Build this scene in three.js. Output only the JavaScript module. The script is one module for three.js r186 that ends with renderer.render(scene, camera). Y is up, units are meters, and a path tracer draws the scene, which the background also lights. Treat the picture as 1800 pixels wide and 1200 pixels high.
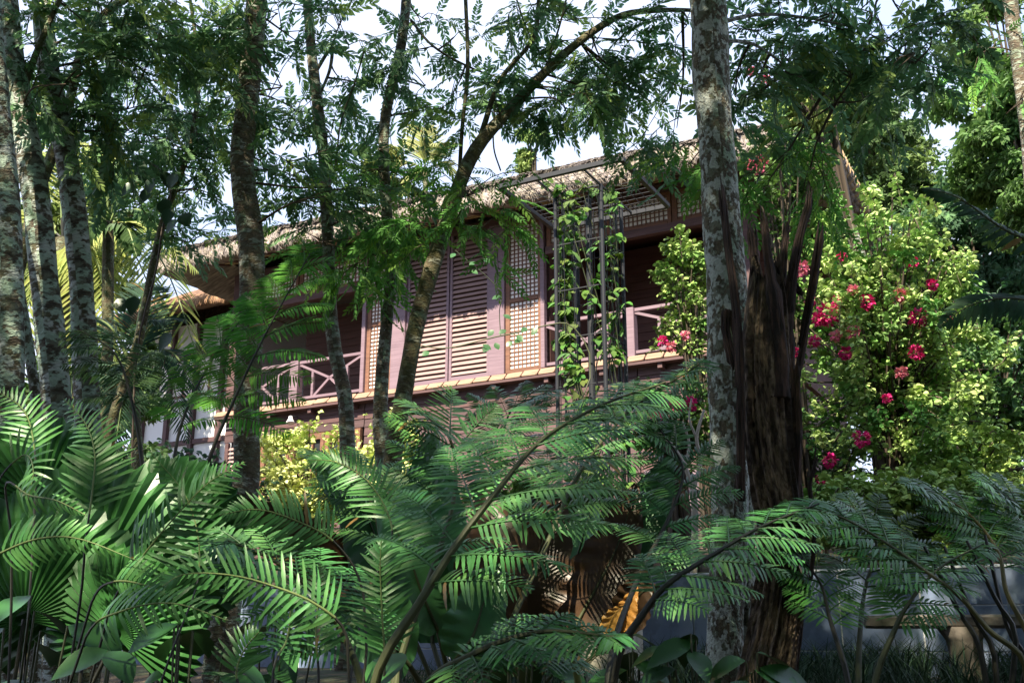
import * as THREE from 'three';
import { ImprovedNoise } from 'three/addons/math/ImprovedNoise.js';

// ---------- camera, sky, sun, exposure ----------
const scene = new THREE.Scene();
const PITCH = Math.atan(520 / 1800), EYE = new THREE.Vector3(0, 1.4, 0);
const camera = new THREE.PerspectiveCamera(36.87, 1.5, 0.05, 600);
camera.position.copy(EYE);
camera.rotation.set(PITCH, 0, 0);
const renderer = new THREE.WebGLRenderer({ antialias: true });
renderer.toneMapping = THREE.LinearToneMapping;
renderer.toneMappingExposure = 3.05;
renderer.shadowMap.enabled = true;
const airNoise = new ImprovedNoise();
const clamp = (x, a, b) => Math.min(b, Math.max(a, x));
const SUN = new THREE.Vector3(-0.30, 0.9, 0.72).normalize();
{
  const w = 256, h = 128, data = new Float32Array(w * h * 4);
  for (let j = 0; j < h; j++) for (let i = 0; i < w; i++) {
    const el = ((j + 0.5) / h - 0.5) * Math.PI, az = i / w * Math.PI * 2, t = Math.pow(Math.max(0, Math.sin(el)), 0.6), k = (j * w + i) * 4;
    const x = Math.cos(az) * Math.cos(el) * 2.2, y = Math.sin(el) * 5, z = Math.sin(az) * Math.cos(el) * 2.2, cl = clamp(0.5 + 0.9 * (airNoise.noise(x, y, z) + 0.5 * airNoise.noise(x * 2.3, y * 2.3, z * 2.3 + 5)), 0, 1) * 0.5;   // thin high cloud
    const r = 0.82 - 0.32 * t, g = 0.91 - 0.22 * t, b2 = 1.18 - 0.02 * t;
    data[k] = r + (1.02 - r) * cl; data[k + 1] = g + (1.03 - g) * cl; data[k + 2] = b2 + (1.08 - b2) * cl; data[k + 3] = 1;
  }
  const sky = new THREE.DataTexture(data, w, h, THREE.RGBAFormat, THREE.FloatType);
  sky.mapping = THREE.EquirectangularReflectionMapping; sky.magFilter = THREE.LinearFilter; sky.needsUpdate = true;
  scene.background = sky; scene.environment = sky;
  scene.backgroundIntensity = 0.47; scene.environmentIntensity = 0.47;
}
const sun = new THREE.DirectionalLight(new THREE.Color(1, 0.89, 0.7), 5);
sun.position.copy(SUN).multiplyScalar(60).add(new THREE.Vector3(0, 0, -12));
sun.target.position.set(0, 4, -14); scene.add(sun, sun.target);
sun.castShadow = true; sun.shadow.mapSize.set(4096, 4096);
Object.assign(sun.shadow.camera, { left: -30, right: 30, top: 30, bottom: -30, near: 1, far: 160 });

// ---------- helpers ----------
let seed = 1;
const setSeed = s => { seed = s >>> 0; };
const rnd = () => { seed = (seed + 0x6D2B79F5) >>> 0; let t = seed; t = Math.imul(t ^ (t >>> 15), t | 1); t ^= t + Math.imul(t ^ (t >>> 7), t | 61); return ((t ^ (t >>> 14)) >>> 0) / 4294967296; };
const rr = (a, b) => a + (b - a) * rnd();
const V = (x, y, z) => new THREE.Vector3(x, y, z);
const sm = (a, b, x) => { const t = clamp((x - a) / (b - a), 0, 1); return t * t * (3 - 2 * t); };
const lerp = (a, b, t) => a + (b - a) * t;
const C3 = (r, g, b) => new THREE.Color().setRGB(r, g, b);
const perlin = new ImprovedNoise();
const N3 = (x, y, z) => perlin.noise(x, y, z);
const UP = V(0, 1, 0);
const F = 1800, cp = Math.cos(PITCH), sp = Math.sin(PITCH);
function ray(px, py) { const x = (px - 900) / F, y = (600 - py) / F; return V(x, y * cp + sp, -cp + y * sp); }
function P(px, py, d) { const r = ray(px, py); return r.multiplyScalar(d / -r.z).add(EYE); }   // a pixel's direction at a distance d ahead
const pathP = (a, d) => a.map(q => P(q[0], q[1], q[2] ?? d));
// house and wall frame
const YAW = 28.7 * Math.PI / 180, HU = V(Math.cos(YAW), 0, Math.sin(YAW)), HN = V(-Math.sin(YAW), 0, Math.cos(YAW));
const HO = V(0.688, 6.58, -20);
const H = (s, h, o) => HO.clone().addScaledVector(HU, s).addScaledVector(HN, o).add(V(0, h, 0));
const WO = P(1700, 1062, 7.0); WO.y = 0;
const wallO = (x, z) => (x - WO.x) * HN.x + (z - WO.z) * HN.z;   // + in front of the tiled wall
const WTOP = 1.85;
function groundY(x, z) {
  const o = wallO(x, z), b = 0.05 * N3(x * 0.6, z * 0.6, 3);
  if (o > -0.12) return 1.14 * sm(6.2, 1.4, o) + b * 0.5;
  return lerp(1.72, 2.75, sm(-0.2, -9, o)) + 0.6 * sm(-20, -60, o) + b;
}
const usedNames = {};
function numbered(n) { const k = usedNames[n] = (usedNames[n] ?? -1) + 1; return k ? n + '_' + String(k).padStart(3, '0') : n; }
function tag(o, label, category, group, kind) { if (label) o.userData.label = label; if (category) o.userData.category = category; if (group) o.userData.group = group; if (kind) o.userData.kind = kind; return o; }
function thing(name, label, category, pos, group) { const g = new THREE.Group(); g.name = numbered(name); if (pos) g.position.copy(pos); scene.add(g); g.updateMatrixWorld(); return tag(g, label, category, group); }
function offOf(p) { const o = V(0, 0, 0); for (; p && p !== scene; p = p.parent) { if (p.rotation.y) return undefined; o.add(p.position); } return o; }   // a turned thing is written in its own frame
class GB {   // collects geometry; positions in world metres unless the parent has its own frame
  constructor() { this.p = []; this.u = []; this.c = []; this.i = []; this.col = [1, 1, 1]; }
  v(x, y, z, u = 0, w = 0) { this.p.push(x, y, z); this.u.push(u, w); this.c.push(this.col[0], this.col[1], this.col[2]); return this.p.length / 3 - 1; }
  vv(a, u = 0, w = 0) { return this.v(a.x, a.y, a.z, u, w); }
  t(a, b, c) { this.i.push(a, b, c); }
  q(a, b, c, d) { this.i.push(a, b, c, a, c, d); }
  quad(a, b, c, d) { const A = this.vv(a), B = this.vv(b), C = this.vv(c), D = this.vv(d); this.q(A, B, C, D); }
  box(cx, cy, cz, sx, sy, sz, m, ch = 0) {   // box, chamfered along all edges when ch > 0
    const hx = sx / 2, hy = sy / 2, hz = sz / 2, o = V(cx, cy, cz);
    const put = (x, y, z, u, w) => { const q = V(x, y, z); if (m) q.applyMatrix4(m); return this.v(q.x + o.x, q.y + o.y, q.z + o.z, u, w); };
    const ax = [[hx, hy, hz], [hy, hz, hx], [hz, hx, hy]];
    const ou = rnd() * 3, ow = rnd() * 3;
    for (let a = 0; a < 3; a++) for (const s of [-1, 1]) {
      const [n, e, f] = ax[a], L = [[-1, -1], [1, -1], [1, 1], [-1, 1]].map(([i, j]) => {
        const k = [0, 0, 0]; k[a] = s * n; k[(a + 1) % 3] = i * (e - ch); k[(a + 2) % 3] = j * (f - ch);
        return put(k[0], k[1], k[2], (a === 0 ? k[2] : k[0]) + ou, (a === 1 ? k[2] : k[1]) + ow);
      });
      if (s > 0) this.q(L[0], L[1], L[2], L[3]); else this.q(L[3], L[2], L[1], L[0]);
    }
    if (ch > 0) for (let a = 0; a < 3; a++) for (const s of [-1, 1]) for (const t of [-1, 1]) {
      const b = (a + 1) % 3, c = (a + 2) % 3, hh = [hx, hy, hz], pts = [];
      for (const [l, w] of [[-1, 0], [1, 0], [1, 1], [-1, 1]]) { const k = [0, 0, 0]; k[a] = l * (hh[a] - ch); k[b] = s * (hh[b] - (w ? ch : 0)); k[c] = t * (hh[c] - (w ? 0 : ch)); pts.push(put(k[0], k[1], k[2], k[0], k[1])); }
      if (s * t > 0) this.q(pts[0], pts[1], pts[2], pts[3]); else this.q(pts[3], pts[2], pts[1], pts[0]);
    }
    return this;
  }
  bar(a, b, w, h, up = UP, ch = 0) {   // box between two points
    const d = b.clone().sub(a), L = d.length(); d.normalize();
    const s = V(0, 0, 0).crossVectors(d, up).normalize(), n = V(0, 0, 0).crossVectors(s, d);
    const m = new THREE.Matrix4().makeBasis(d, n, s), c = a.clone().add(b).multiplyScalar(0.5);
    return this.box(c.x, c.y, c.z, L, h, w, m, ch);
  }
  tube(pts, rad, seg = 6, lump = 0, cap = true, us = 1) {
    const n = pts.length, fr = []; let nrm = null, len = 0;
    for (let k = 0; k < n; k++) {
      const T = pts[Math.min(k + 1, n - 1)].clone().sub(pts[Math.max(k - 1, 0)]).normalize();
      if (!nrm) { nrm = Math.abs(T.y) < 0.9 ? V(0, 1, 0) : V(0, 0, 1); }
      nrm = nrm.clone().addScaledVector(T, -nrm.dot(T)).normalize();
      fr.push([nrm, V(0, 0, 0).crossVectors(T, nrm)]);
    }
    let prev = -1;
    for (let k = 0; k < n; k++) {
      if (k) len += pts[k].distanceTo(pts[k - 1]);
      const r0 = Array.isArray(rad) ? rad[k] : rad, st = this.p.length / 3;
      for (let j = 0; j <= seg; j++) {
        const a = j / seg * Math.PI * 2, ca = Math.cos(a), sa = Math.sin(a);
        let r = r0;
        if (lump) r *= 1 + lump * (N3(pts[k].x * 3 + ca * 0.9, pts[k].y * 2.2, pts[k].z * 3 + sa * 0.9) + 0.5 * N3(ca * 2 + 7, pts[k].y * 7, sa * 2 + pts[k].x));
        this.v(pts[k].x + (fr[k][0].x * ca + fr[k][1].x * sa) * r, pts[k].y + (fr[k][0].y * ca + fr[k][1].y * sa) * r, pts[k].z + (fr[k][0].z * ca + fr[k][1].z * sa) * r, j / seg * us, len);
      }
      if (prev >= 0) for (let j = 0; j < seg; j++) this.q(prev + j, prev + j + 1, st + j + 1, st + j);
      prev = st;
    }
    if (cap) { const c0 = this.vv(pts[0]), c1 = this.vv(pts[n - 1]); for (let j = 0; j < seg; j++) { this.t(c0, j + 1 + (prev - (n - 1) * (seg + 1)), j + (prev - (n - 1) * (seg + 1))); this.t(c1, prev + j, prev + j + 1); } }
    return this;
  }
  geo(sub) {
    const g = new THREE.BufferGeometry(), p = this.p;
    if (sub) for (let k = 0; k < p.length; k += 3) { p[k] -= sub.x; p[k + 1] -= sub.y; p[k + 2] -= sub.z; }
    g.setAttribute('position', new THREE.Float32BufferAttribute(p, 3));
    g.setAttribute('uv', new THREE.Float32BufferAttribute(this.u, 2));
    g.setAttribute('color', new THREE.Float32BufferAttribute(this.c, 3));
    g.setIndex(this.i); g.computeVertexNormals(); return g;
  }
  mesh(name, mat, parent, kind) {   // world points under a thing whose Group stands at its base
    const m = new THREE.Mesh(this.geo(offOf(parent)), mat);
    m.name = parent ? name : numbered(name); m.castShadow = m.receiveShadow = true; (parent || scene).add(m);
    if (kind) m.userData.kind = kind; return m;
  }
}
function addMesh(name, geo, mat, parent) { const m = new THREE.Mesh(geo, mat); m.name = parent ? name : numbered(name); m.castShadow = m.receiveShadow = true; (parent || scene).add(m); return m; }
class Inst {   // leaf placements for one InstancedMesh
  constructor() { this.m = []; this.c = []; }
  add(pos, dir, up, s, col) {
    const x = dir.clone().normalize(); let z = V(0, 0, 0).crossVectors(x, up); if (z.lengthSq() < 1e-6) z.set(0, 0, 1).cross(x); z.normalize();
    const y = V(0, 0, 0).crossVectors(z, x);
    const m = new THREE.Matrix4().makeBasis(x.multiplyScalar(s), y.multiplyScalar(s), z.multiplyScalar(s)); m.setPosition(pos);
    this.m.push(m); this.c.push(col);
  }
  mesh(name, geo, mat, parent) {
    const im = new THREE.InstancedMesh(geo, mat, this.m.length), off = offOf(parent);
    this.m.forEach((m, k) => { if (off) { m.elements[12] -= off.x; m.elements[13] -= off.y; m.elements[14] -= off.z; } im.setMatrixAt(k, m); im.setColorAt(k, this.c[k]); });
    im.name = parent ? name : numbered(name); im.castShadow = im.receiveShadow = true; im.userData.kind = 'stuff'; (parent || scene).add(im); return im;
  }
}
const curve = (pts, n) => new THREE.CatmullRomCurve3(pts, false, 'centripetal').getPoints(n);
const lerpArr = (a, t) => { const x = t * (a.length - 1), k = Math.min(a.length - 2, Math.floor(x)); return a.length < 2 ? a[0] : lerp(a[k], a[k + 1], x - k); };

// ---------- textures: what surfaces are made of ----------
function tile2(nx, ny, s) {   // tileable value noise
  const g = new Float32Array(nx * ny); setSeed(s); for (let k = 0; k < g.length; k++) g[k] = rnd();
  return (u, v) => { u = (u - Math.floor(u)) * nx; v = (v - Math.floor(v)) * ny; const i = Math.floor(u), j = Math.floor(v), a = u - i, b = v - j, fa = a * a * (3 - 2 * a), fb = b * b * (3 - 2 * b), i1 = (i + 1) % nx, j1 = (j + 1) % ny; return lerp(lerp(g[j * nx + i], g[j * nx + i1], fa), lerp(g[j1 * nx + i], g[j1 * nx + i1], fa), fb); };
}
function fbm(nx, ny, s, oct = 4) { const L = []; for (let k = 0; k < oct; k++) L.push(tile2(nx << k, ny << k, s + k * 17)); return (u, v) => { let a = 0, w = 0.5, t = 0; for (const f of L) { a += f(u, v) * w; t += w; w *= 0.55; } return a / t; }; }
function texture(w, h, fn, srgb, rep) {
  const d = new Uint8Array(w * h * 4);
  for (let j = 0; j < h; j++) for (let i = 0; i < w; i++) { const c = fn(i / w, j / h), k = (j * w + i) * 4; for (let q = 0; q < 3; q++) { let x = clamp(c[q] ?? c[0], 0, 1); if (srgb) x = x <= 0.0031308 ? x * 12.92 : 1.055 * Math.pow(x, 1 / 2.4) - 0.055; d[k + q] = x * 255; } d[k + 3] = 255; }
  const t = new THREE.DataTexture(d, w, h); t.wrapS = t.wrapT = THREE.RepeatWrapping; t.magFilter = THREE.LinearFilter; t.minFilter = THREE.LinearMipmapLinearFilter; t.generateMipmaps = true; if (srgb) t.colorSpace = THREE.SRGBColorSpace; if (rep) t.repeat.set(rep[0], rep[1]); t.needsUpdate = true; return t;
}
const mixc = (a, b, t) => [lerp(a[0], b[0], t), lerp(a[1], b[1], t), lerp(a[2], b[2], t)];
function barkMat(s, base, dark, lichen, cover, moss, rep = [1, 1.1]) {   // bark with crusts of pale lichen
  const a = fbm(8, 16, s), b = fbm(8, 16, s + 99, 4), c = fbm(36, 90, s + 5, 3), d = fbm(3, 5, s + 71, 3), e = fbm(18, 38, s + 31, 4);
  const f = fbm(12, 26, s + 55, 4);
  const crust = (u, v) => sm(cover - 0.035, cover + 0.05, b(u, v) * 0.5 + e(u, v) * 0.4 + d(u + 0.5, v) * 0.1 + 0.08 * (c(u, v) - 0.5));
  const map = texture(512, 1024, (u, v) => {
    const cc = c(u, v), tint = d(u + 0.3, v + 0.1);
    let k = mixc(dark, base, sm(0.25, 0.7, a(u, v) * 0.45 + cc * 0.55));
    k = mixc(k, moss, sm(0.5, 0.68, d(u, v)) * 0.6);
    k = mixc(k, [lichen[0] * 0.45, lichen[1] * 0.5, lichen[2] * 0.4], sm(0.52, 0.6, f(u, v)) * 0.45);
    k = mixc(k, mixc(lichen, [lichen[0] * 0.68, lichen[1] * 0.84, lichen[2] * 0.7], sm(0.42, 0.62, tint)), crust(u, v) * (0.8 + 0.2 * sm(0.3, 0.6, cc)));
    return mixc(k, dark, sm(0.6, 0.72, f(u + 0.37, v + 0.21)) * 0.55);
  }, true, rep);
  const bump = texture(512, 1024, (u, v) => [0.55 * c(u, v) + 0.25 * a(u, v) + 0.2 * crust(u, v)], false, rep);
  return new THREE.MeshStandardMaterial({ map, bumpMap: bump, bumpScale: 0.02, roughness: 0.92 });
}
const M = {};
M.barkPale = barkMat(11, [0.125, 0.1, 0.07], [0.04, 0.031, 0.022], [0.5, 0.53, 0.51], 0.5, [0.1, 0.1, 0.05]);
M.barkBig = barkMat(47, [0.15, 0.125, 0.08], [0.055, 0.045, 0.028], [0.46, 0.5, 0.45], 0.485, [0.09, 0.095, 0.045], [2, 1]);
M.barkBrown = barkMat(23, [0.16, 0.125, 0.085], [0.065, 0.05, 0.035], [0.36, 0.37, 0.33], 0.545, [0.09, 0.085, 0.035], [1, 1.5]);
M.barkMoss = barkMat(61, [0.12, 0.098, 0.055], [0.055, 0.045, 0.025], [0.26, 0.27, 0.2], 0.6, [0.105, 0.1, 0.035], [1, 1.5]);
M.twig = new THREE.MeshStandardMaterial({ color: C3(0.07, 0.052, 0.036), roughness: 0.9 });
{
  const a = fbm(34, 10, 301, 5), b = fbm(7, 4, 305, 5), c = fbm(64, 30, 309, 4);
  const rot = (u, v) => sm(0.42, 0.56, b(u, v) * 0.6 + a(u, v) * 0.4);
  M.stump = new THREE.MeshStandardMaterial({
    map: texture(1024, 1024, (u, v) => mixc(mixc([0.24, 0.175, 0.12], [0.075, 0.05, 0.036], sm(0.38, 0.6, c(u, v) * 0.6 + a(u, v) * 0.4)), [0.03, 0.02, 0.015], rot(u, v) * 0.9), true, [1, 0.8]),
    bumpMap: texture(512, 1024, (u, v) => [0.6 * c(u, v) + 0.4 * a(u, v) - 0.25 * rot(u, v) + 0.1], false, [1, 0.8]), bumpScale: 0.06, roughness: 0.95
  });
  M.splinter = new THREE.MeshStandardMaterial({ map: texture(256, 512, (u, v) => mixc([0.075, 0.042, 0.032], [0.02, 0.013, 0.011], sm(0.35, 0.65, a(u, v))), true, [1, 1]), bumpMap: M.stump.bumpMap, bumpScale: 0.012, roughness: 0.95 });
}
function woodMat(s, col, dark, rough = 0.7, rep = [0.5, 1.2], wear = 0.25) {
  const g = fbm(4, 60, s, 4), b = fbm(4, 4, s + 9, 4);
  return new THREE.MeshStandardMaterial({ map: texture(512, 512, (u, v) => { let k = mixc(dark, col, sm(0.2, 0.75, g(u, v))); const w = sm(0.5, 0.72, b(u, v)) * wear; return mixc(k, [col[0] * 1.35, col[1] * 1.35, col[2] * 1.35], w); }, true, rep), bumpMap: texture(512, 512, (u, v) => [g(u, v)], false, rep), bumpScale: 0.003, roughness: rough });
}
M.siding = woodMat(401, [0.105, 0.055, 0.055], [0.066, 0.033, 0.034]);
M.sidings = [[1, 1, 1], [0.82, 0.84, 0.88], [0.92, 0.86, 0.84], [0.7, 0.72, 0.74]].map(k => { const m = M.siding.clone(); m.color = C3(...k); return m; });
M.column = woodMat(411, [0.2, 0.135, 0.165], [0.16, 0.105, 0.13], 0.6, [0.5, 0.8], 0.15);
M.brownWood = woodMat(421, [0.19, 0.088, 0.052], [0.12, 0.054, 0.033]);
M.darkWood = woodMat(431, [0.1, 0.045, 0.037], [0.06, 0.026, 0.022]);
M.slat = woodMat(441, [0.3, 0.2, 0.19], [0.21, 0.135, 0.13], 0.65, [0.4, 2]);
M.ledge = woodMat(451, [0.33, 0.215, 0.15], [0.19, 0.115, 0.08], 0.8, [0.5, 2], 0.4);
M.bamboo = woodMat(461, [0.42, 0.29, 0.15], [0.24, 0.15, 0.08], 0.6, [0.6, 3], 0.4);
M.shell = new THREE.MeshPhysicalMaterial({ color: C3(0.78, 0.73, 0.69), roughness: 0.35 });
M.metal = new THREE.MeshStandardMaterial({ color: C3(0.012, 0.014, 0.02), roughness: 0.7 });
M.glass = new THREE.MeshPhysicalMaterial({ color: C3(0.03, 0.035, 0.04), roughness: 0.08 });
M.white = new THREE.MeshStandardMaterial({ color: C3(0.72, 0.72, 0.74), roughness: 0.8 });
M.cream = (() => { const b = fbm(6, 6, 511, 5); return new THREE.MeshStandardMaterial({ map: texture(256, 256, (u, v) => mixc([0.50, 0.46, 0.37], [0.30, 0.28, 0.22], sm(0.45, 0.7, b(u, v))), true, [1, 1]), roughness: 0.9 }); })();
M.thatch = (() => { const g = fbm(70, 5, 521, 3), b = fbm(5, 4, 525, 4); return new THREE.MeshStandardMaterial({ map: texture(512, 512, (u, v) => mixc(mixc([0.11, 0.09, 0.078], [0.28, 0.235, 0.205], sm(0.25, 0.75, g(u, v))), [0.24, 0.2, 0.175], sm(0.45, 0.7, b(u, v)) * 0.7), true, [0.5, 0.6]), bumpMap: texture(512, 512, (u, v) => [g(u, v)], false, [0.5, 0.6]), bumpScale: 0.05, roughness: 1 }); })();
M.straw = new THREE.MeshStandardMaterial({ roughness: 0.95, side: THREE.DoubleSide });
M.ground = (() => { const a = fbm(30, 30, 541, 4), b = fbm(5, 5, 545, 4); return new THREE.MeshStandardMaterial({ map: texture(1024, 1024, (u, v) => mixc(mixc([0.035, 0.026, 0.016], [0.11, 0.075, 0.042], sm(0.35, 0.7, a(u, v))), [0.03, 0.045, 0.015], sm(0.5, 0.65, b(u, v)) * 0.8), true, [0.4, 0.4]), bumpMap: texture(512, 512, (u, v) => [a(u, v)], false, [0.4, 0.4]), bumpScale: 0.05, roughness: 1 }); })();
const slate = fbm(5, 5, 551, 5), slate2 = fbm(16, 16, 555, 4);
const slateTex = texture(512, 512, (u, v) => mixc(mixc([0.15, 0.2, 0.31], [0.25, 0.305, 0.41], sm(0.3, 0.7, slate(u, v))), [0.09, 0.115, 0.16], sm(0.5, 0.7, slate2(u, v)) * 0.5), true, [0.7, 0.7]);
const slateBump = texture(256, 256, (u, v) => [slate2(u, v)], false, [0.7, 0.7]);
M.tiles = [[1, 1, 1], [0.88, 0.9, 0.92], [1.1, 1.08, 1.05]].map(k => new THREE.MeshStandardMaterial({ map: slateTex, color: C3(...k.map(x => Math.min(1, x * 0.9))), bumpMap: slateBump, bumpScale: 0.002, roughness: 0.5 }));
M.grout = new THREE.MeshStandardMaterial({ color: C3(0.6, 0.62, 0.64), roughness: 0.9 });
M.stone = (() => { const b = fbm(8, 8, 561, 5), c = fbm(3, 3, 565, 3); return new THREE.MeshStandardMaterial({ map: texture(512, 512, (u, v) => mixc(mixc([0.10, 0.085, 0.065], [0.21, 0.18, 0.145], sm(0.3, 0.7, b(u, v))), [0.05, 0.055, 0.03], sm(0.5, 0.65, c(u, v)) * 0.7), true, [1.2, 1.2]), bumpMap: texture(256, 256, (u, v) => [b(u, v)], false, [1.2, 1.2]), bumpScale: 0.015, roughness: 0.95 }); })();
const leafM = (r, g, b, rough = 0.5, tr = 0.3) => new THREE.MeshPhysicalMaterial({ color: C3(r, g, b), roughness: rough, transmission: 0, side: THREE.DoubleSide, specularIntensity: 0.45, vertexColors: true, ...(tr ? { transmission: tr, thickness: 0 } : {}) });
// foliage (a transmitting leaf is rough all through)
M.canopyLeaf = leafM(1, 1, 1, 0.75, 0.5);
M.fern = new THREE.MeshPhysicalMaterial({ roughness: 0.42, specularIntensity: 0.9, side: THREE.DoubleSide, vertexColors: true });
M.fernSoft = leafM(1, 1, 1, 0.8, 0.42);
M.broad = new THREE.MeshPhysicalMaterial({ roughness: 0.36, specularIntensity: 0.8, side: THREE.DoubleSide, vertexColors: true });
M.palm = leafM(1, 1, 1, 0.8, 0.4);
M.stem = new THREE.MeshStandardMaterial({ color: C3(0.055, 0.065, 0.025), roughness: 0.6 });
M.stemDark = new THREE.MeshStandardMaterial({ color: C3(0.022, 0.022, 0.014), roughness: 0.6 });
M.stemPale = new THREE.MeshStandardMaterial({ color: C3(0.17, 0.23, 0.08), roughness: 0.6 });
M.sunLeaf = leafM(1, 1, 1, 0.7, 0.22);
M.petal = leafM(1, 1, 1, 0.8, 0.3);

// ---------- leaf geometries ----------
function blade(g, o, dir, nrm, L, W, shape, droop = 0, fold = 0.2) {   // one leaf: midrib strip with two folded halves
  const n = shape.length, s = V(0, 0, 0).crossVectors(dir, nrm).normalize(), up = V(0, 0, 0).crossVectors(s, dir).normalize();
  let pl = -1, pr = -1, pm = -1;
  for (let k = 0; k <= n; k++) {
    const t = k / n, c = o.clone().addScaledVector(dir, L * t).addScaledVector(up, -droop * L * t * t);
    const w = k === 0 || k === n ? 0 : W / 2 * shape[k - 1 + (k === n ? -1 : 0)];
    const m = g.vv(c, 0.5, t);
    if (k === 0) { pm = pl = pr = m; continue; }
    if (k === n) { g.t(pl, pm, m); g.t(pm, pr, m); break; }
    const l = g.vv(c.clone().addScaledVector(s, w).addScaledVector(up, w * fold), 0, t), r = g.vv(c.clone().addScaledVector(s, -w).addScaledVector(up, w * fold), 1, t);
    if (k === 1) { g.t(pm, m, l); g.t(pm, r, m); } else { g.q(pl, pm, m, l); g.q(pm, pr, r, m); }
    pl = l; pr = r; pm = m;
  }
}
const OVATE = [0.75, 1, 0.7, 0], LANCE = [0.8, 1, 0], ELL = [0.9, 0.95, 0];
function pinnateGeo(pairs, L, lf, w, droop, s) {   // compound leaf along +x
  setSeed(s); const g = new GB(), pts = []; for (let k = 0; k <= 5; k++) { const t = k / 5; pts.push(V(L * t, -droop * L * t * t, 0)); }
  g.col = [0.5, 0.6, 0.35]; g.tube(pts, [0.004, 0.003, 0.003, 0.002, 0.002, 0.001], 3, 0, false);
  for (let k = 0; k < pairs; k++) for (const sd of [-1, 1]) {
    const t = 0.14 + 0.84 * (k + 0.5) / pairs + rr(-0.01, 0.01), o = V(L * t, -droop * L * t * t, 0), a = rr(0.85, 1.15) * (1 - 0.35 * t);
    const d = V(Math.cos(a), rr(-0.3, 0.02) - droop * t, sd * Math.sin(a)).normalize(); const v = rr(0.75, 1.2); g.col = [v, v, v];
    blade(g, o, d, V(rr(-0.2, 0.2), 1, rr(-0.2, 0.2)), lf * rr(0.85, 1.1) * (0.7 + 0.5 * Math.sin(t * 2.6)), w * rr(0.85, 1.1), ELL, 0.15, 0.15);
  }
  g.col = [1, 1, 1]; blade(g, pts[5], V(1, -droop * 2, 0).normalize(), UP, lf, w, ELL, 0.1, 0.15);
  return g.geo();
}
const LEAF = { pin: pinnateGeo(8, 0.33, 0.075, 0.027, 0.35, 5), pin2: pinnateGeo(9, 0.33, 0.062, 0.022, 0.5, 6) };
function clusterGeo(n, L, W, shape, s, spread = 1) { setSeed(s); const g = new GB(); for (let k = 0; k < n; k++) { const a = rnd() * 6.283, e = rr(-0.5, 0.7), o = V(rr(-0.3, 0.6) * spread * L, rr(-0.3, 0.3) * spread * L, rr(-0.5, 0.5) * spread * L), v = rr(0.7, 1.25); g.col = [v, v, v * rr(0.8, 1.1)]; blade(g, o, V(Math.cos(a) * Math.cos(e) + 0.3, Math.sin(e) - 0.15, Math.sin(a) * Math.cos(e)).normalize(), V(rr(-0.5, 0.5), 1, rr(-0.5, 0.5)).normalize(), L * rr(0.7, 1.1), W * rr(0.8, 1.1), shape, 0.25, 0.25); } return g.geo(); }
LEAF.ov = clusterGeo(5, 0.075, 0.05, OVATE, 21, 1.1);
LEAF.round = clusterGeo(4, 0.13, 0.1, [0.8, 1, 0.7, 0], 22, 0.9);
LEAF.tree = clusterGeo(9, 0.16, 0.075, OVATE, 23, 1.5);
LEAF.strap = clusterGeo(6, 0.22, 0.05, LANCE, 24, 1.2);
LEAF.petal = clusterGeo(6, 0.055, 0.05, OVATE, 25, 0.8);

// ---------- setting: ground ----------
{
  const g = new GB(), os = [40, 24, 14, 9, 7, 6, 5, 4, 3, 2.2, 1.4, 0.8, 0.3, 0, -0.11, -0.13, -0.5, -1.2, -2, -3, -4.5, -6, -8, -10, -13, -17, -24, -36, -60, -110, -220], ss = [];
  for (let s = -200; s <= 200; s += Math.abs(s) < 16 ? 0.8 : 12) ss.push(s);
  for (const o of os) for (const s of ss) { const x = WO.x + HU.x * s + HN.x * o, z = WO.z + HU.z * s + HN.z * o; g.v(x, groundY(x, z), z, x, z); }
  for (let j = 0; j < os.length - 1; j++) for (let i = 0; i < ss.length - 1; i++) { const a = j * ss.length + i; g.q(a, a + 1, a + ss.length + 1, a + ss.length); }
  const m = g.mesh('ground', M.ground); m.userData.kind = 'structure'; m.userData.label = 'dark leaf-littered garden soil stepping up behind the tiled wall';
}

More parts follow.
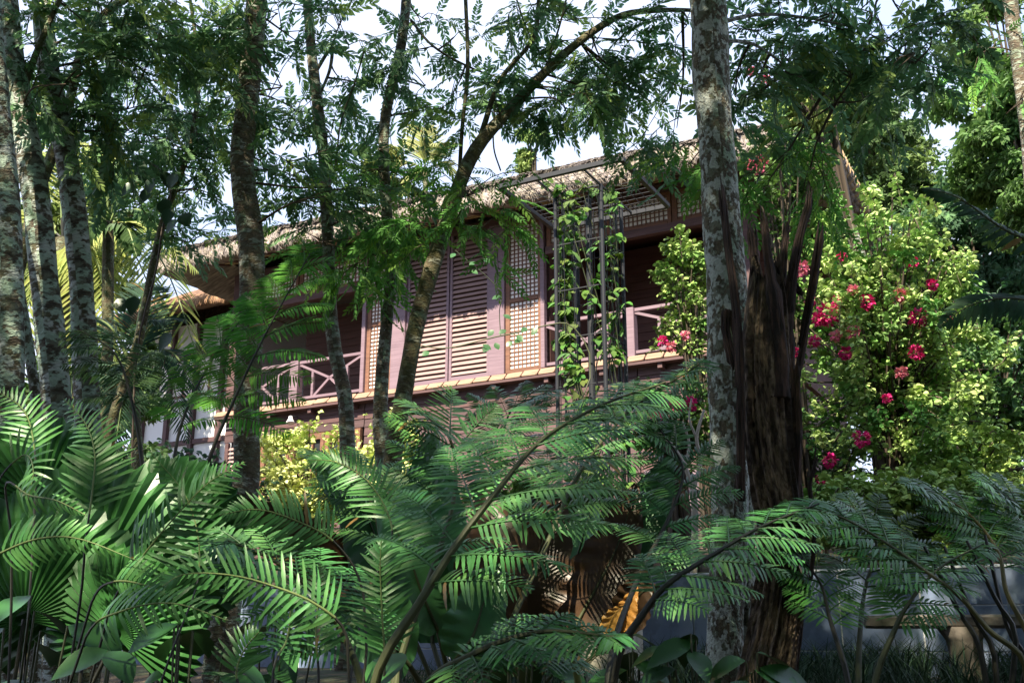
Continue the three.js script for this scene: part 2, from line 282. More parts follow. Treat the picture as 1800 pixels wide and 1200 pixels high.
// ---------- thatched roof: loops of an eave rectangle drawn in along a profile ----------
function thatchRoof(parent, S0, S1, O0, O1, hEave, pitch, thick, dark, mats, strawN, sd) {
  const inset = [1.3, 0.35, 0.06, 0, 0.03, 0.2, 0.55], hh = [0.38, 0.02, -0.03, 0.12, thick * 0.6, thick * 0.95, thick + 0.16];
  const maxIn = Math.min(S1 - S0, O1 - O0) / 2 - 0.03; for (let k = 1; k <= 6; k++) { const t = 0.55 + (maxIn - 0.55) * k / 6; inset.push(t); hh.push(thick + 0.16 + Math.tan(pitch) * (t - 0.55)); }
  const g = new GB(), nS = 90, nO = 50, loop = 2 * (nS + nO), at = (k, f) => {
    const i = inset[k]; let s, o;
    if (f < nS) { s = lerp(S0, S1, f / nS); o = O1; } else if (f < nS + nO) { s = S1; o = lerp(O1, O0, (f - nS) / nO); } else if (f < 2 * nS + nO) { s = lerp(S1, S0, (f - nS - nO) / nS); o = O0; } else { s = S0; o = lerp(O0, O1, (f - 2 * nS - nO) / nO); }
    s = clamp(s, S0 + i, S1 - i); o = clamp(o, O0 + i, O1 - i);
    const wob = k > 1 ? 0.06 : 0.015, w = N3(s * 1.7, o * 1.7, k * 0.4 + sd) * wob + N3(s * 5, o * 5, k * 0.8 + sd) * wob * 0.6;
    return V(s, hEave(s) + hh[k] + w, o + w * 0.6);
  };
  for (let k = 0; k < inset.length; k++) for (let f = 0; f <= loop; f++) { const q = at(k, f % loop); const per = f < nS ? f / nS * (S1 - S0) : f * 0.15; g.v(q.x, q.y, q.z, per, inset[k] + hh[k]); }
  for (let k = 0; k < inset.length - 1; k++) for (let f = 0; f < loop; f++) { const a = k * (loop + 1) + f; g.q(a, a + 1, a + loop + 2, a + loop + 1); }
  const roof = g.mesh('roof', mats[0], parent);
  const sg = new GB(); setSeed(77 + sd);
  { // three crossed-over straws of one tuft
    for (let k = 0; k < 4; k++) { const a = rr(-0.12, 0.12), o = V(rr(-0.04, 0.04), 0, rr(-0.02, 0.02)), v = rr(0.6, 1.2); sg.col = [v, v, v]; const w = rr(0.006, 0.011), L = rr(0.7, 1), d = V(a, -1, rr(0, 0.1)); const A = sg.v(o.x - w, o.y, o.z), B = sg.v(o.x + w, o.y, o.z), c = o.clone().addScaledVector(d, L * 0.6), A2 = sg.v(c.x - w, c.y, c.z), B2 = sg.v(c.x + w, c.y, c.z), e = c.clone().addScaledVector(d, L * 0.4).add(V(rr(-0.06, 0.06), 0, -0.03)); const T = sg.vv(e); sg.q(A, B, B2, A2); sg.t(A2, B2, T); }
  }
  const inst = new Inst();
  for (let k = 0; k < strawN; k++) {   // straw tufts over the front and right eave, combed downhill
    const f = rnd() * (nS + nO), row = rr(2.8, 8), k0 = Math.floor(row), fi = Math.floor(f), a = at(k0, fi), b = at(k0 + 1, fi), c = at(k0, (fi + 1) % loop);
    const q = a.lerp(b, row - k0).lerp(c, 0).add(f < nS ? V(rr(0, (S1 - S0) / nS), 0, 0.02) : V(0.02, 0, rr(-0.2, 0)));
    const down = row < 4.6 ? V(0, -1, row < 3 ? -0.15 : 0.1) : V(0, -Math.sin(pitch) * 1.2, Math.cos(pitch)); if (f >= nS) { down.x = down.z; down.z = rr(-0.1, 0.1); } else down.x = rr(-0.22, 0.22);
    const y = down.clone().multiplyScalar(-1).normalize(), x = f < nS ? V(1, 0, 0) : V(0, 0, -1), z = V(0, 0, 0).crossVectors(x, y).normalize(), xx = V(0, 0, 0).crossVectors(y, z), L = rr(0.14, 0.34);
    const m = new THREE.Matrix4().makeBasis(xx.multiplyScalar(1.5), y.multiplyScalar(L), z); m.setPosition(q.addScaledVector(z, 0.015));
    inst.m.push(m); const v = rr(0.55, 1.15); inst.c.push(C3(dark[0] * v, dark[1] * v, dark[2] * v * rr(0.85, 1.1)));
  }
  const st = inst.mesh('thatch_straw', sg.geo(), M.strawV || (M.strawV = new THREE.MeshStandardMaterial({ roughness: 0.95, vertexColors: true, side: THREE.DoubleSide })), roof);
  return roof;
}

// ---------- the house ----------
const house = thing('thatched_house', 'two-storey reddish wooden house with thatched roof, louvred shutters and open verandas', 'house', HO);
house.rotation.y = -YAW; house.updateMatrixWorld();
const hp = (name, mat, fn, parent = house) => { const g = new GB(); fn(g); return g.mesh(name, mat, parent); };
const SL = -8.6, SR = 4.45, SB = -7.5, HB = -4.0;   // left and right ends, back, foot
setSeed(900);
{
  const eave = s => lerp(3.05, 3.42, clamp((5.95 - s) / 15, 0, 1)) - 0.06;
  const roof = thatchRoof(house, -9.9, 6.0, SB - 1.5, 1.6, eave, 27.5 * Math.PI / 180, 0.5, [0.26, 0.22, 0.195], [M.thatch], 9000, 1);
  // bamboo battens and rafters under the eaves
  for (let s = -9.3; s < 6; s += 0.62) hp('rafter', M.darkWood, g => g.bar(V(s, eave(s) + 0.0, 1.5), V(s, eave(s) + 0.52, -0.2), 0.07, 0.09), roof);
  for (let k = 0; k < 7; k++) hp('batten', M.bamboo, g => { const o = 1.42 - k * 0.2; g.tube([V(-9.6, eave(-9.6) + 0.1 + 0.05 * k, o), V(5.7, eave(5.7) + 0.1 + 0.05 * k, o)], 0.025, 6); }, roof);
  for (let k = 0; k < 6; k++) hp('batten', M.bamboo, g => { const s = 5.82 - k * 0.22; g.tube([V(s, eave(s) + 0.1 + 0.055 * k, 1.3), V(s, eave(s) + 0.1 + 0.055 * k, -7)], 0.028, 6); }, roof);
  for (let z = 1.1; z > -7; z -= 0.6) hp('rafter', M.darkWood, g => g.bar(V(5.8, eave(5.8), z), V(4.3, eave(4.5) + 0.5, z), 0.07, 0.09), roof);
  // rolled bundle along the right eave, lashed with bands
  for (let k = 0; k < 6; k++) hp('eave_roll', M.thatch, g => { const z = 1.35 - k * 0.62, pts = [], r = []; for (let j = 0; j <= 4; j++) { pts.push(V(6.03, eave(6) + 0.14, z - j * 0.145)); r.push(0.165 + 0.012 * Math.sin(j * 1.6)); } g.tube(pts, r, 12, 0.08); }, roof);
  for (let k = 0; k < 12; k++) hp('roll_band', M.bamboo, g => { const z = 1.3 - k * 0.31; g.tube([V(6.03, eave(6) + 0.14, z), V(6.03, eave(6) + 0.14, z - 0.045)], 0.185, 12); }, roof);
}
// bodies: lower storey, upper rooms, veranda back walls, floors, ceiling
hp('wall', M.siding, g => { g.box((SL + SR) / 2, (HB - 0.2) / 2, -0.12 + SB / 2 + 0.02, SR - SL - 0.04, -HB - 0.2, -SB - 0.2); });
hp('floor', M.darkWood, g => g.box((SL + SR) / 2, -0.08, SB / 2 + 0.06, SR - SL + 0.1, 0.14, -SB + 0.1));
hp('ceiling', M.darkWood, g => g.box((SL + SR) / 2, 3.5, SB / 2, SR - SL, 0.08, -SB));
hp('wall', M.darkWood, g => g.box(-2.3, 1.7, -3, 4.6, 3.3, 5.6));
hp('wall', M.darkWood, g => { g.box((SL + SR) / 2, 1.7, SB + 0.3, SR - SL, 3.3, 0.2); });
hp('wall', M.siding, g => g.box(SR - 0.1, 1.7, -5, 0.18, 3.3, 4.6));
const boards = (s0, s1, h0, h1, o, step, mat, parent = house) => { for (let h = h1 - step / 2; h > h0; h -= step) { const jit = rr(-0.002, 0.004); hp('siding_board', mat === M.siding ? M.sidings[Math.floor(rnd() * 4)] : mat, g => g.box((s0 + s1) / 2, h, o + jit, s1 - s0, step - 0.006, 0.025, new THREE.Matrix4().makeRotationX(-0.09), 0.003), parent); } };
// lower storey boards, bay by bay round the windows
boards(SL, -4.5, -0.74, -0.2, 0.0, 0.18, M.siding); boards(-4.48, 0, -3.9, -0.2, 0.0, 0.185, M.siding); boards(0.02, 1.96, -3.9, -0.2, 0.0, 0.185, M.siding);
boards(1.98, SR, -2.2, -0.2, 0.0, 0.185, M.siding); boards(1.98, SR, -3.9, -2.9, 0.0, 0.185, M.siding); boards(SL, -4.5, -3.9, -2.35, 0, 0.185, M.siding);
boards(-8.5, -4.62, 0.02, 3.3, -2.6, 0.2, M.darkWood); boards(0.1, 4.3, 0.02, 3.3, -2.6, 0.2, M.darkWood);
hp('wall', M.darkWood, g => { g.box(-6.6, 1.68, -2.72, 3.9, 3.28, 0.1); g.box(2.2, 1.68, -2.72, 4.3, 3.28, 0.1); });
// ledge of short rounded tiles with slits between them
for (let s = SL - 0.2, k = 0; s < SR + 0.2; s += 0.38, k++) hp('ledge_tile', M.ledge, g => { g.box(s + 0.17, -0.075 + rr(-0.008, 0.008), 0.17, 0.345, 0.05, 0.2, new THREE.Matrix4().makeRotationX(0.75 + rr(-0.05, 0.05)).multiply(new THREE.Matrix4().makeRotationY(rr(-0.03, 0.03))), 0.012); });
hp('ledge_back', M.darkWood, g => g.box((SL + SR) / 2, -0.1, 0.09, SR - SL + 0.36, 0.1, 0.1));
hp('ledge_board', M.siding, g => g.box((SL + SR) / 2, -0.185, 0.13, SR - SL + 0.3, 0.05, 0.26));
for (let s = SL + 0.3; s < SR; s += 1.2) hp('bracket', M.siding, g => g.box(s, -0.26, 0.11, 0.09, 0.1, 0.2));
// painted posts
for (const [a, b] of [[-3.80, -3.44], [-1.31, -0.93]]) hp('post', M.column, g => g.box((a + b) / 2, 1.68, 0.0, b - a, 3.34, 0.16, null, 0.008));
hp('post', M.column, g => g.box(-6.5, 0.5, 0.02, 0.24, 1.0, 0.2, null, 0.01)); hp('post', M.column, g => g.box(1.87, 0.5, 0.02, 0.2, 1.0, 0.2, null, 0.01));
hp('post', M.siding, g => g.box(SL + 0.12, 1.68, 0, 0.24, 3.34, 0.2, null, 0.01)); hp('post', M.siding, g => g.box(SR - 0.12, 1.68, 0, 0.24, 3.34, 0.2, null, 0.01));
// louvred shutters
for (const [a, b] of [[-3.43, -2.34], [-2.31, -1.32]]) {
  const sh = hp('shutter', M.column, g => { g.box(a + 0.03, 1.68, -0.01, 0.06, 3.3, 0.06); g.box(b - 0.03, 1.68, -0.01, 0.06, 3.3, 0.06); g.box((a + b) / 2, 0.07, -0.01, b - a - 0.12, 0.09, 0.055); });
  hp('backing', M.darkWood, g => g.box((a + b) / 2, 1.68, -0.07, b - a, 3.3, 0.02), sh);
  for (let h = 0.18, k = 0; h < 3.25; h += 0.108, k++) hp('slat', M.slat, g => g.box((a + b) / 2, h, -0.006, b - a - 0.125, 0.085, 0.012, new THREE.Matrix4().makeRotationX(-0.45 + rr(-0.1, 0.1)).multiply(new THREE.Matrix4().makeRotationZ(rr(-0.006, 0.006))), 0.002), sh);
}
// shell-pane lattices
function lattice(s0, s1, h0, h1, o, cell, name = 'shell_window') {
  const fr = hp(name, M.brownWood, g => { g.box(s0 + 0.05, (h0 + h1) / 2, o, 0.1, h1 - h0, 0.07, null, 0.004); g.box(s1 - 0.04, (h0 + h1) / 2, o, 0.08, h1 - h0, 0.07, null, 0.004); g.box((s0 + s1) / 2 + 0.005, h0 + 0.035, o, s1 - s0 - 0.18, 0.07, 0.06); g.box((s0 + s1) / 2 + 0.005, h1 - 0.035, o, s1 - s0 - 0.18, 0.07, 0.06); if (h1 - h0 > 2) g.box((s0 + s1) / 2 + 0.005, h0 + 1.56, o, s1 - s0 - 0.18, 0.07, 0.06); });
  hp('pane', M.shell, g => g.box((s0 + s1) / 2 + 0.005, (h0 + h1) / 2, o - 0.012, s1 - s0 - 0.18, h1 - h0 - 0.14, 0.006), fr);
  hp('lattice_bars', M.brownWood, g => { const w = s1 - s0 - 0.18, n = Math.round(w / cell), m = Math.round((h1 - h0) / cell); for (let k = 1; k < n; k++) g.box(s0 + 0.1 + w * k / n, (h0 + h1) / 2, o + 0.004, 0.02, h1 - h0 - 0.14, 0.02); for (let k = 1; k < m; k++) g.box((s0 + s1) / 2 + 0.005, h0 + (h1 - h0) * k / m, o + 0.004, w, 0.02, 0.017); }, fr);
}
lattice(-0.92, -0.08, 0.02, 3.34, 0.0, 0.09); lattice(-4.5, -3.82, 0.02, 3.34, 0.0, 0.09);
hp('post', M.column, g => g.box(-0.03, 1.68, 0.03, 0.09, 3.3, 0.13, null, 0.006)); hp('post', M.column, g => g.box(-4.56, 1.68, 0.03, 0.1, 3.3, 0.13, null, 0.006));
for (const [a, b] of [[0.05, 1.4], [1.42, 2.8], [2.82, 4.2], [-8.3, -6.6], [-6.56, -4.64]]) lattice(a, b, 2.62, 3.3, 0.0, 0.095, 'transom');
hp('beam', M.siding, g => { g.box(2.2, 2.53, 0.02, 4.3, 0.16, 0.14); }); hp('beam', M.siding, g => { g.box(-6.5, 2.53, 0.02, 3.8, 0.16, 0.14); }); hp('beam', M.siding, g => { g.box((SL + SR) / 2, 3.4, 0.02, SR - SL, 0.14, 0.16); });
// railings: rails, braces and short balusters
function railing(s0, s1) {
  const r = hp('railing', M.column, g => { g.box((s0 + s1) / 2, 0.95, 0.02, s1 - s0, 0.07, 0.09, null, 0.005); g.box((s0 + s1) / 2, 0.1, 0.02, s1 - s0, 0.06, 0.06); });
  const n = Math.max(1, Math.round((s1 - s0) / 1.8)), w = (s1 - s0) / n;
  for (let k = 0; k < n; k++) { const a = s0 + k * w, m = a + w / 2;
    for (const [p, q] of [[V(a, 0.9, 0.02), V(m, 0.5, 0.02)], [V(a + w, 0.9, 0.02), V(m, 0.5, 0.02)], [V(m, 0.5, 0.02), V(a + 0.25 * w, 0.12, 0.02)], [V(m, 0.5, 0.02), V(a + 0.75 * w, 0.12, 0.02)]]) hp('brace', M.column, g => g.bar(p, q, 0.05, 0.055), r);
    for (const t of [0.22, 0.78]) hp('baluster', M.column, g => g.box(a + w * t, 0.4, 0.022, 0.06, 0.6, 0.055), r); }
}
railing(-8.4, -6.62); railing(-6.38, -4.62); railing(0.04, 1.77); railing(1.97, SR - 0.24);
// lower windows: barred, in lighter wood
function barred(s0, s1, h0, h1, n, mat) {
  const w = hp('window', mat, g => { g.box(s0 + 0.07, (h0 + h1) / 2, 0.02, 0.14, h1 - h0, 0.1, null, 0.005); g.box(s1 - 0.05, (h0 + h1) / 2, 0.02, 0.1, h1 - h0, 0.1, null, 0.005); g.box((s0 + s1) / 2, h1 - 0.07, 0.017, s1 - s0 - 0.2, 0.14, 0.09); g.box((s0 + s1) / 2, h0 + 0.06, 0.017, s1 - s0 - 0.2, 0.12, 0.09); });
  hp('pane', M.glass, g => g.box((s0 + s1) / 2, (h0 + h1) / 2, -0.03, s1 - s0 - 0.1, h1 - h0, 0.01), w);
  for (let k = 1; k < n; k++) hp('window_bar', mat, g => g.box(s0 + 0.14 + (s1 - s0 - 0.24) * k / n, (h0 + h1) / 2, 0.02, 0.05, h1 - h0 - 0.26, 0.05), w);
  hp('rail', mat, g => g.box((s0 + s1) / 2, h0 + (h1 - h0) * 0.42, 0.025, s1 - s0 - 0.24, 0.06, 0.055), w);
}
for (const [a, b] of [[-7.4, -6.55], [-6.53, -5.55], [-5.53, -4.55]]) barred(a, b, -2.35, -0.76, 3, M.brownWood);
{ const sh = hp('shutter', M.siding, g => { g.box(-8.5, -1.55, 0, 0.1, 1.6, 0.07); g.box(-7.5, -1.55, 0, 0.1, 1.6, 0.07); }); for (let h = -2.3; h < -0.8; h += 0.1) hp('slat', M.slat, g => g.box(-8, h, -0.005, 0.9, 0.08, 0.012, new THREE.Matrix4().makeRotationX(-0.6)), sh); }
for (const [a, b] of [[2.05, 2.75], [2.8, 3.5], [3.55, 4.25]]) barred(a, b, -2.9, -2.2, 3, M.column);
// spotlight under the ledge
{
  const c = H(-6.35, -0.42, 0.3), t = thing('outdoor_spotlight', 'small white spotlight hung under the tiled ledge of the house', 'lamp', c); const d = V(0.1, -1, 0.35).normalize();
  new GB().tube([c.clone().addScaledVector(HN, -0.25).add(V(0, 0.08, 0)), c.clone().add(V(0, 0.07, 0))], 0.016, 6).mesh('bracket', M.metal, t);
  const q = c.clone().addScaledVector(d, -0.05); const pts = [0, 0.05, 0.1, 0.16, 0.17].map(k => q.clone().addScaledVector(d, k)); new GB().tube(pts, [0.045, 0.05, 0.07, 0.1, 0.085], 14).mesh('lamp_head', M.white, t);
}
// ---------- annex beyond the left end ----------
{
  const A = H(-12.4, 0, -2.6), an = thing('annex_house', 'lower brown-roofed annex with white window panels beyond the palm fronds', 'house', A); an.rotation.y = -YAW; an.updateMatrixWorld();
  setSeed(950);
  thatchRoof(an, -2.6, 2.9, -4.4, 1.6, () => 3.45, 34 * Math.PI / 180, 0.2, [0.40, 0.235, 0.14], [M.thatchBrown = new THREE.MeshStandardMaterial({ map: M.thatch.map, color: C3(0.9, 0.62, 0.45), bumpMap: M.thatch.bumpMap, bumpScale: 0.04, roughness: 1 })], 3500, 9);
  hp('wall', M.white, g => g.box(0, -0.4, -1.6, 4, 7.9, 3.2), an);
  for (let k = 0; k <= 4; k++) hp('post', M.siding, g => g.box(-2 + k, -0.4, 0.05, 0.14, 7.9, 0.14), an);
  for (const h of [-2.6, 0.05, 1.2, 2.6]) hp('rail', M.siding, g => g.box(0, h, 0.04, 4.1, 0.13, 0.1), an);
  for (let k = 0; k < 4; k++) for (const h of [-1.2, 1.95]) { const w = hp('window', M.brownWood, g => { g.box(-1.5 + k, h - 0.55, 0.03, 0.86, 0.06, 0.06); g.box(-1.5 + k, h + 0.55, 0.03, 0.86, 0.06, 0.06); g.box(-1.5 + k, h, 0.03, 0.05, 1.1, 0.05); }, an); hp('pane', M.shell, g => g.box(-1.5 + k, h, 0.012, 0.84, 1.08, 0.01), w); }
}
// ---------- slate-blue tiled wall ----------
{
  const W = thing('tiled_wall', 'low slate-blue tiled garden wall with pale grout behind the stone bench', 'wall', V(WO.x, 0, WO.z)); W.rotation.y = -YAW; W.updateMatrixWorld();
  setSeed(970);
  hp('wall_core', M.grout, g => g.box(-4, 1.24, -0.07, 24, 1.2, 0.14), W); hp('coping', M.grout, g => g.box(-4, 1.853, -0.07, 24.02, 0.02, 0.17, null, 0.004), W);
  const rows = [[1.607, 1.838], [1.311, 1.601], [1.015, 1.305], [0.72, 1.009]], tw = 0.535;
  rows.forEach(([a, b], r) => { for (let k = -19; k < 8; k++) { const s = 0.25 + k * tw + (r % 2 ? 0 : 0.0); hp('tile', M.tiles[Math.floor(rnd() * 3)], g => g.box(s + tw / 2, (a + b) / 2, 0.003 + rr(0, 0.002), tw - 0.011, b - a - 0.004, 0.012, null, 0.0015), W); } });
}
// ---------- stone bench ----------
{
  const c = P(1740, 1120, 6.25); c.y = groundY(c.x, c.z);
  const B = thing('stone_bench', 'weathered dark slab bench on thick legs before the blue tiled wall', 'bench', c), top = P(1740, 1083, 6.25).y;
  const u = HU.clone(), n = HN.clone(), m = new THREE.Matrix4().makeBasis(u, UP, n); setSeed(980);
  const slab = new GB(); const cc = c.clone().addScaledVector(u, 0.2); slab.box(cc.x, top - 0.03, cc.z, 1.75, 0.075, 0.4, m, 0.015); slab.mesh('seat', M.stone, B);
  const l1 = P(1698, 1130, 6.25), l2 = l1.clone().addScaledVector(u, 1.05);
  for (const l of [l1, l2]) { const pts = [], r = []; const y0 = groundY(l.x, l.z) - 0.06, y1 = top - 0.06; for (let k = 0; k <= 5; k++) { const t = k / 5; pts.push(V(l.x, lerp(y0, y1, t), l.z)); r.push(0.12 - 0.03 * Math.sin(t * 3.1) + (t > 0.8 ? 0.03 : 0)); } new GB().tube(pts, r, 9, 0.15).mesh('leg', M.stone, B); }
}
// ---------- black wire trellis and its climber ----------
{
  const T = thing('metal_trellis', 'black iron trellis tower with flat wire mesh hood before the veranda', 'trellis', V(H(3.1, 0, 5).x, groundY(H(3.1, 0, 5).x, H(3.1, 0, 5).z), H(3.1, 0, 5).z)); const y = 1.22;
  const fr = new GB(); const pl = [[2.15, 5.75], [4.1, 5.75], [4.1, 3.9], [2.15, 3.9]]; for (let k = 0; k < 4; k++) { const a = pl[k], b = pl[(k + 1) % 4]; fr.bar(H(a[0], y, a[1]), H(b[0], y, b[1]), 0.065, 0.065); } for (const s of [2.75, 3.5]) fr.bar(H(s, y - 0.002, 5.73), H(s, y - 0.002, 3.92), 0.026, 0.026); fr.bar(H(2.74, y, 5.1), H(3.51, y, 5.1), 0.024, 0.024); fr.bar(H(2.74, y, 4.35), H(3.51, y, 4.35), 0.024, 0.024);
  const hood = fr.mesh('hood_frame', M.metal, T);
  const wm = new GB(); for (let s = 2.25; s < 4.1; s += 0.15) wm.bar(H(s, y + 0.01, 5.75), H(s, y + 0.01, 3.9), 0.007, 0.007); for (let o = 4.05; o < 5.75; o += 0.15) wm.bar(H(2.15, y + 0.017, o), H(4.1, y + 0.017, o), 0.007, 0.007); wm.mesh('wire_mesh', M.metal, hood);
  const posts = [[2.75, 5.1], [3.5, 5.1], [2.75, 4.35], [3.5, 4.35], [3.12, 4.72]];
  for (const [s, o] of posts) { const a = H(s, y, o), b = a.clone(); b.y = groundY(a.x, a.z) - 0.05; new GB().tube([b, a], s === 3.12 ? 0.05 : 0.03, 8).mesh('post', M.metal, T); }
  for (let h = -3.2; h < 1.1; h += 0.72) { const g = new GB(); for (let k = 0; k < 4; k++) { const q = [posts[0], posts[1], posts[3], posts[2]], a = q[k], b = q[(k + 1) % 4]; g.bar(H(a[0], h, a[1]), H(b[0], h, b[1]), 0.014, 0.014); } g.mesh('ring', M.metal, T); }
  for (let k = 0; k < 22; k++) { const e = k % 4, t = rr(0.05, 0.95), q = e === 0 ? [lerp(2.75, 3.5, t), 5.1] : e === 1 ? [3.5, lerp(4.35, 5.1, t)] : e === 2 ? [2.75, lerp(4.35, 5.1, t)] : [lerp(2.75, 3.5, t), 4.35]; const a = H(q[0], y, q[1]), b = H(q[0] + rr(-0.03, 0.03), -3.6, q[1]); new GB().tube([a, b], 0.006, 4).mesh('wire', M.metal, T); }
  setSeed(1001);
  const vb = V(T.position.x + 0.3, T.position.y, T.position.z), vine = thing('climbing_vine', 'round-leaved green climber twining up the black trellis', 'vine', vb), inst = new Inst();
  for (let k = 0; k < 14; k++) { const pts = [], ph = rnd() * 6; for (let j = 0; j <= 16; j++) { const t = j / 16, s = 3.12 + 0.42 * Math.cos(ph + t * 3), o = 4.72 + 0.42 * Math.sin(ph + t * 3); pts.push(H(s, lerp(-3.7, 1.3, t), o)); } if (k < 6) pts.push(H(2.4 + k * 0.28, 1.33, 5 + 0.4 * Math.sin(k)), H(2.3 + k * 0.3, 1.35, 5.4 - 0.2 * k)); new GB().tube(pts, 0.007, 4).mesh('stem', M.stem, vine);
    for (let j = 0; j < 26; j++) { const t = Math.pow(rnd(), 0.85), q = lerpV(pts, t); inst.add(q.add(V(rr(-0.1, 0.1), rr(-0.08, 0.08), rr(-0.1, 0.1))), V(rr(-1, 1), rr(-0.7, 0.1), rr(-0.3, 1)), V(rr(-0.4, 0.4), 1, rr(0, 0.8)), rr(0.9, 1.35), C3(rr(0.07, 0.14), rr(0.17, 0.28), rr(0.025, 0.05))); } }
  inst.mesh('leaves', LEAF.round, M.fernSoft, vine);
}
function lerpV(pts, t) { const x = clamp(t, 0, 0.9999) * (pts.length - 1), k = Math.floor(x); return pts[k].clone().lerp(pts[k + 1], x - k); }

// ---------- trees ----------
const canopyCol = () => { const v = rr(0.7, 1.2); if (rnd() < 0.14) return C3(0.27 * v, 0.4 * v, 0.1 * v); return C3(0.125 * v, 0.26 * v, 0.115 * v * rr(0.7, 1.2)); };  // a share of the leaves is coloured yellow-green to look sunlit
const freshCol = () => { const v = rr(0.75, 1.25), y = rnd() < 0.25 ? 1.7 : 1; return C3(0.13 * v * y, 0.36 * v * (y > 1 ? 1.2 : 1), 0.06 * v); };
// a leafy spray: limb from a to b, twigs out of it, compound leaves along the twigs
function spray(tw, inst, a, b, rad, n, r0, geoS, colf, droop = 0.35) {
  const mid = a.clone().lerp(b, 0.55).add(V(rr(-0.1, 0.1), rr(0, 0.25) * a.distanceTo(b) * 0.4, rr(-0.1, 0.1))), limb = curve([a, mid, b], 8);
  tw.tube(limb, limb.map((_, k) => Math.max(0.004, r0 * (1 - 0.75 * k / 8))), 5);
  const nt = Math.max(2, Math.round(n * 0.66 / 7));
  for (let k = 0; k < nt; k++) {
    const st = lerpV(limb, rr(0.4, 1)), dir = V(rr(-1, 1), rr(-0.75, 0.75), rr(-1, 1)).normalize(), end = b.clone().add(V(dir.x * rad.x, dir.y * rad.y, dir.z * rad.z).multiplyScalar(2.0 * Math.cbrt(rr(0.05, 1))));
    const tp = curve([st, st.clone().lerp(end, 0.5).add(V(rr(-0.05, 0.05), rr(0, 0.12), rr(-0.05, 0.05))), end], 5);
    tw.tube(tp, [0.006, 0.005, 0.0045, 0.004, 0.003, 0.002], 3, 0, false);
    const td = end.clone().sub(st).normalize();
    for (let j = 0; j < 7; j++) {
      const q = lerpV(tp, j === 6 ? 0.98 : rr(0.35, 1)), o = V(rr(-1, 1), rr(-0.5, 0.5) - droop * 0.6, rr(-1, 1)).addScaledVector(td, 0.6);
      inst.add(q, o, V(rr(-0.8, 0.8), rr(0.2, 1), rr(-0.8, 0.9)), rr(0.75, 1.15) * geoS, colf());
    }
  }
}
function makeTree(o) {
  setSeed(o.seed);
  let pts = pathP(o.trunk, o.d);
  const widths = o.w, rads = o.trunk.map((q, k) => lerpArr(widths, k / (o.trunk.length - 1)) * Math.hypot(pts[k].x - EYE.x, pts[k].y - EYE.y, pts[k].z) / Math.hypot(F, q[0] - 900, 600 - q[1]) / 2);
  if (pts[0].y < pts[pts.length - 1].y) { pts.reverse(); rads.reverse(); }
  const n = pts.length, last = pts[n - 1], gy = groundY(last.x, last.z);
  if (last.y > gy + 0.1) { const dn = last.clone().sub(pts[n - 2]); dn.normalize(); const len = (last.y - gy) / Math.max(0.6, -dn.y); const foot = last.clone().add(V(dn.x * len * 0.5, 0, dn.z * len * 0.5)); foot.y = groundY(foot.x, foot.z) - 0.08; pts.push(foot); rads.push(rads[n - 1] * 1.18); }
  if (o.up) { const top = pts[0], ud = top.clone().sub(pts[1]).normalize(); ud.y = Math.max(ud.y, 0.7); ud.normalize(); const e = top.clone().addScaledVector(ud, o.up).add(V(rr(-0.4, 0.4), 0, rr(-0.4, 0.4))); pts.unshift(e); rads.unshift(rads[0] * 0.45); }
  const base = pts[pts.length - 1].clone(); const t = thing(o.name, o.label, 'tree', base);
  const full = curve(pts, 56), rf = full.map((_, k) => lerpArr(rads, k / 56));
  new GB().tube(full, rf, 18, o.lump ?? 0.12, true, Math.max(0.5, rf[30] * 6.283 * 1.4)).mesh('trunk', o.mat, t);
  const segs = [...full.slice(0, 30)];
  for (const l of o.limbs || []) { const lp = curve(pathP(l.p, l.d ?? o.d), 18), r = lp.map((_, k) => lerpArr(l.w, k / 18) * (l.d ?? o.d) / F / 2); new GB().tube(lp, r, 8, 0.1, true, 0.4).mesh('limb', l.mat || o.mat, t); segs.push(...lp); }
  const tw = new GB(), inst = new Inst(), inst2 = new Inst();
  for (const [px0, py0, rx, ry, cnt0, dd, kind] of o.blobs || []) for (let half = 0; half < (kind ? 1 : 2); half++) {
    const px = px0 + (kind ? 0 : rr(-0.7, 0.7) * rx), py = py0 + (kind ? 0 : rr(-0.6, 0.6) * ry), cnt = kind ? cnt0 : cnt0 / 2;
    const d = (dd ?? o.d) + (kind ? 0 : rr(-0.3, 0.5)), b = P(px, py, d), k = d / F; let best = segs[0], bd = 1e9; for (const s of segs) { const q = s.distanceTo(b) + (s.y > b.y ? 0.4 * (s.y - b.y) : 0); if (q < bd) { bd = q; best = s; } }
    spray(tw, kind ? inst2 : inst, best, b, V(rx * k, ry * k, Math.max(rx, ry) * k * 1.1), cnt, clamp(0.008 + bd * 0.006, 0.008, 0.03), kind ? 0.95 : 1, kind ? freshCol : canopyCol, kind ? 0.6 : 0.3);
  }
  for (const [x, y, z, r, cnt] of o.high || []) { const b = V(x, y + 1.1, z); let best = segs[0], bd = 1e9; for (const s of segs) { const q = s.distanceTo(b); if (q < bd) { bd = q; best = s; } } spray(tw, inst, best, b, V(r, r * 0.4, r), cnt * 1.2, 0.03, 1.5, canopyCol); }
  if (tw.i.length) tw.mesh('twigs', M.twig, t, 'stuff');
  if (inst.m.length) inst.mesh('crown', LEAF.pin, M.canopyLeaf, t);
  if (inst2.m.length) inst2.mesh('crown', LEAF.pin2, M.fernSoft, t);
  return t;
}
